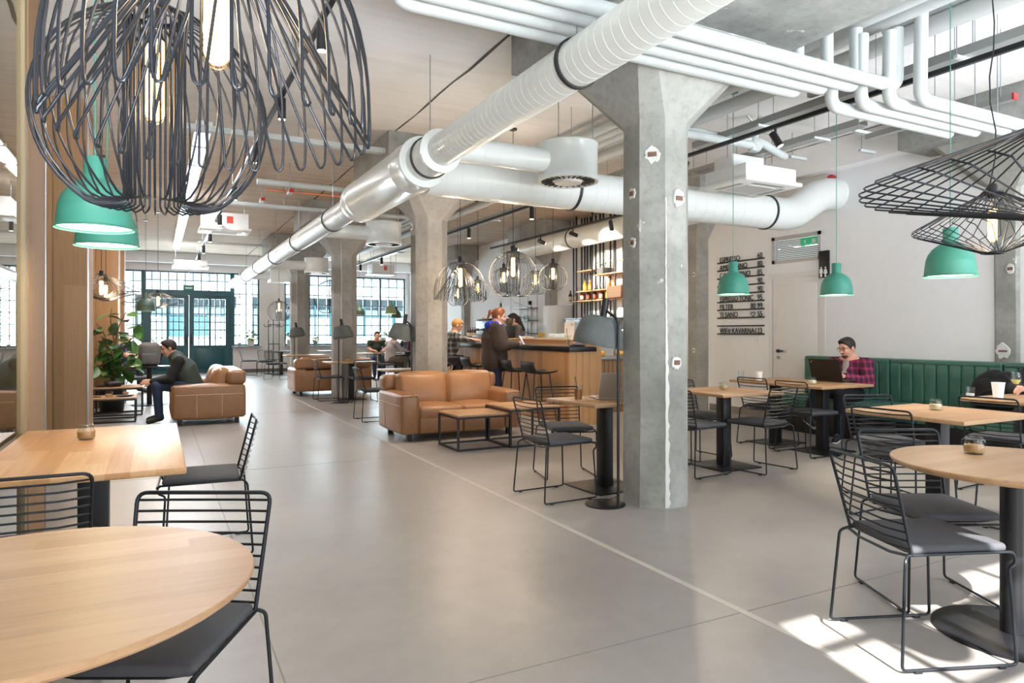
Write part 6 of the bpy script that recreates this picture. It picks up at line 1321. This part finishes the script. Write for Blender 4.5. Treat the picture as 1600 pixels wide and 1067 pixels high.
# ------------------------------------------------------------------ plants
leafm = flat('plant_leaf_green', '3F6B35', 0.35, vary=0.45); leafp = flat('plant_leaf_variegated', '7C9048', 0.4, vary=0.5); barkm = flat('plant_stem', '6A5138', 0.8, vary=0.15)
def leaf_mesh(L, w, mat, droop=0.25):
    v = []; f = []; n = 7; prof = [0.12, 0.62, 0.92, 1.0, 0.92, 0.66, 0.06]
    for i in range(n):
        u = i/(n-1); z = -droop*L*u*u
        for s, dz in ((-1, 0.10), (-0.5, 0.03), (0, 0), (0.5, 0.03), (1, 0.10)): v.append((s*w/2*prof[i], u*L, z+dz*w*prof[i]))
    for i in range(n-1):
        for k in range(4): a = i*5+k; f.append((a, a+1, a+6, a+5))
    return MB().add(v, f).mesh('leaf', mat, sharp=90)
LM = [leaf_mesh(0.24, 0.17, leafm), leaf_mesh(0.20, 0.13, leafm, 0.4), leaf_mesh(0.18, 0.12, leafp, 0.3), leaf_mesh(0.26, 0.18, leafm, 0.5)]
bigp = thing('rubber_plant', 'tall broad leaved plant behind the coffee tables at left', 'plant', (-0.66, 13.05, 0))
MB().lathe([(0, 0), (0.17, 0), (0.22, 0.40), (0.20, 0.40), (0.19, 0.36), (0, 0.36)], 28).obj('pot', M['black'], bigp)
rr = random.Random(11)
tips = [(0.42, -0.25, 1.50), (0.30, -0.3, 1.25), (0.36, -0.15, 0.95), (0.05, -0.3, 1.70), (-0.2, -0.25, 1.45), (0.12, -0.35, 1.05), (0.22, -0.2, 1.72), (-0.25, -0.3, 1.05), (0.1, -0.3, 0.75), (0.32, -0.3, 0.70), (-0.1, -0.2, 1.25), (-0.3, -0.3, 0.75)]
for (x, y, z) in tips:
    P = [Vector((0, 0, 0.36)).lerp(Vector((x, y, z)), u)+Vector((0.05*math.sin(u*5+x*9), 0.04*math.sin(u*4), 0.16*math.sin(u*PI))) for u in [i/7 for i in range(8)]]
    MB().tube(P, [0.014-0.0012*i for i in range(8)], 6).obj('stem', barkm, bigp)
    for k in range(7):
        p = P[2+int(k*0.8)] if 2+int(k*0.8) < 8 else P[7]; p = p+Vector((rr.uniform(-.05, .05), rr.uniform(-.05, .05), rr.uniform(-.04, .04)))
        link('leaf', LM[rr.randrange(4)], bigp, tuple(p), (rr.uniform(-1.1, 0.5), rr.uniform(-0.6, 0.6), rr.uniform(0, 6.28)))
def small_plant(label, x, y, z, s, pot='DAD6D0'):
    t = thing('potted_plant', label, 'plant', (x, y, z), 0, 'potted plants on the far window sills')
    MB().lathe([(0, 0), (0.085*s, 0), (0.11*s, 0.20*s), (0.10*s, 0.20*s), (0.095*s, 0.17*s), (0, 0.17*s)], 20).obj('pot', flat('pot_'+pot, pot, 0.6), t)
    for k in range(22):
        a = rr.uniform(0, 6.28); r = rr.uniform(0.0, 0.14)*s
        link('leaf', LM[1+(k % 2)], t, (r*math.cos(a), r*math.sin(a), (0.2+rr.uniform(0, 0.22))*s), (rr.uniform(-0.6, 0.9), rr.uniform(-0.4, 0.4), a-PI/2)).scale = (0.75*s,)*3
    for k in range(5): MB().tube([(0, 0, 0.17*s), (0.08*s*math.cos(k*1.3), 0.08*s*math.sin(k*1.3), 0.34*s)], 0.005, 5).obj('stem', barkm, t)
small_plant('potted plant on the sill right of the entrance doors', 2.76, 24.08, 0.87, 1.15)
small_plant('potted plant on the sill left of the fourth column', 4.02, 24.08, 0.87, 1.0)
small_plant('tiny potted plant on the sill right of the fourth column', 4.86, 24.08, 0.87, 0.75, '6A7A70')
small_plant('plant on the far right window sill behind the seated group', 7.25, 24.08, 0.87, 1.3)
tag(MB().lathe([(0, 0), (0.05, 0), (0.06, 0.1), (0.05, 0.1), (0, 0.09)], 14).obj('small_pot', flat('grey_pot', '8A8E90', 0.6), None, (2.42, 24.13, 0.87)), 'small grey pot on the sill beside the entrance door', 'pot')

bpy.context.view_layer.update(); dg = bpy.context.evaluated_depsgraph_get()
for (o, name, parent, loc, rot, scl) in TEXTS:      # lettering becomes plain mesh
    me = bpy.data.meshes.new_from_object(o.evaluated_get(dg)); q = link(name, me, parent, loc, rot); q.scale = scl; bpy.data.objects.remove(o)
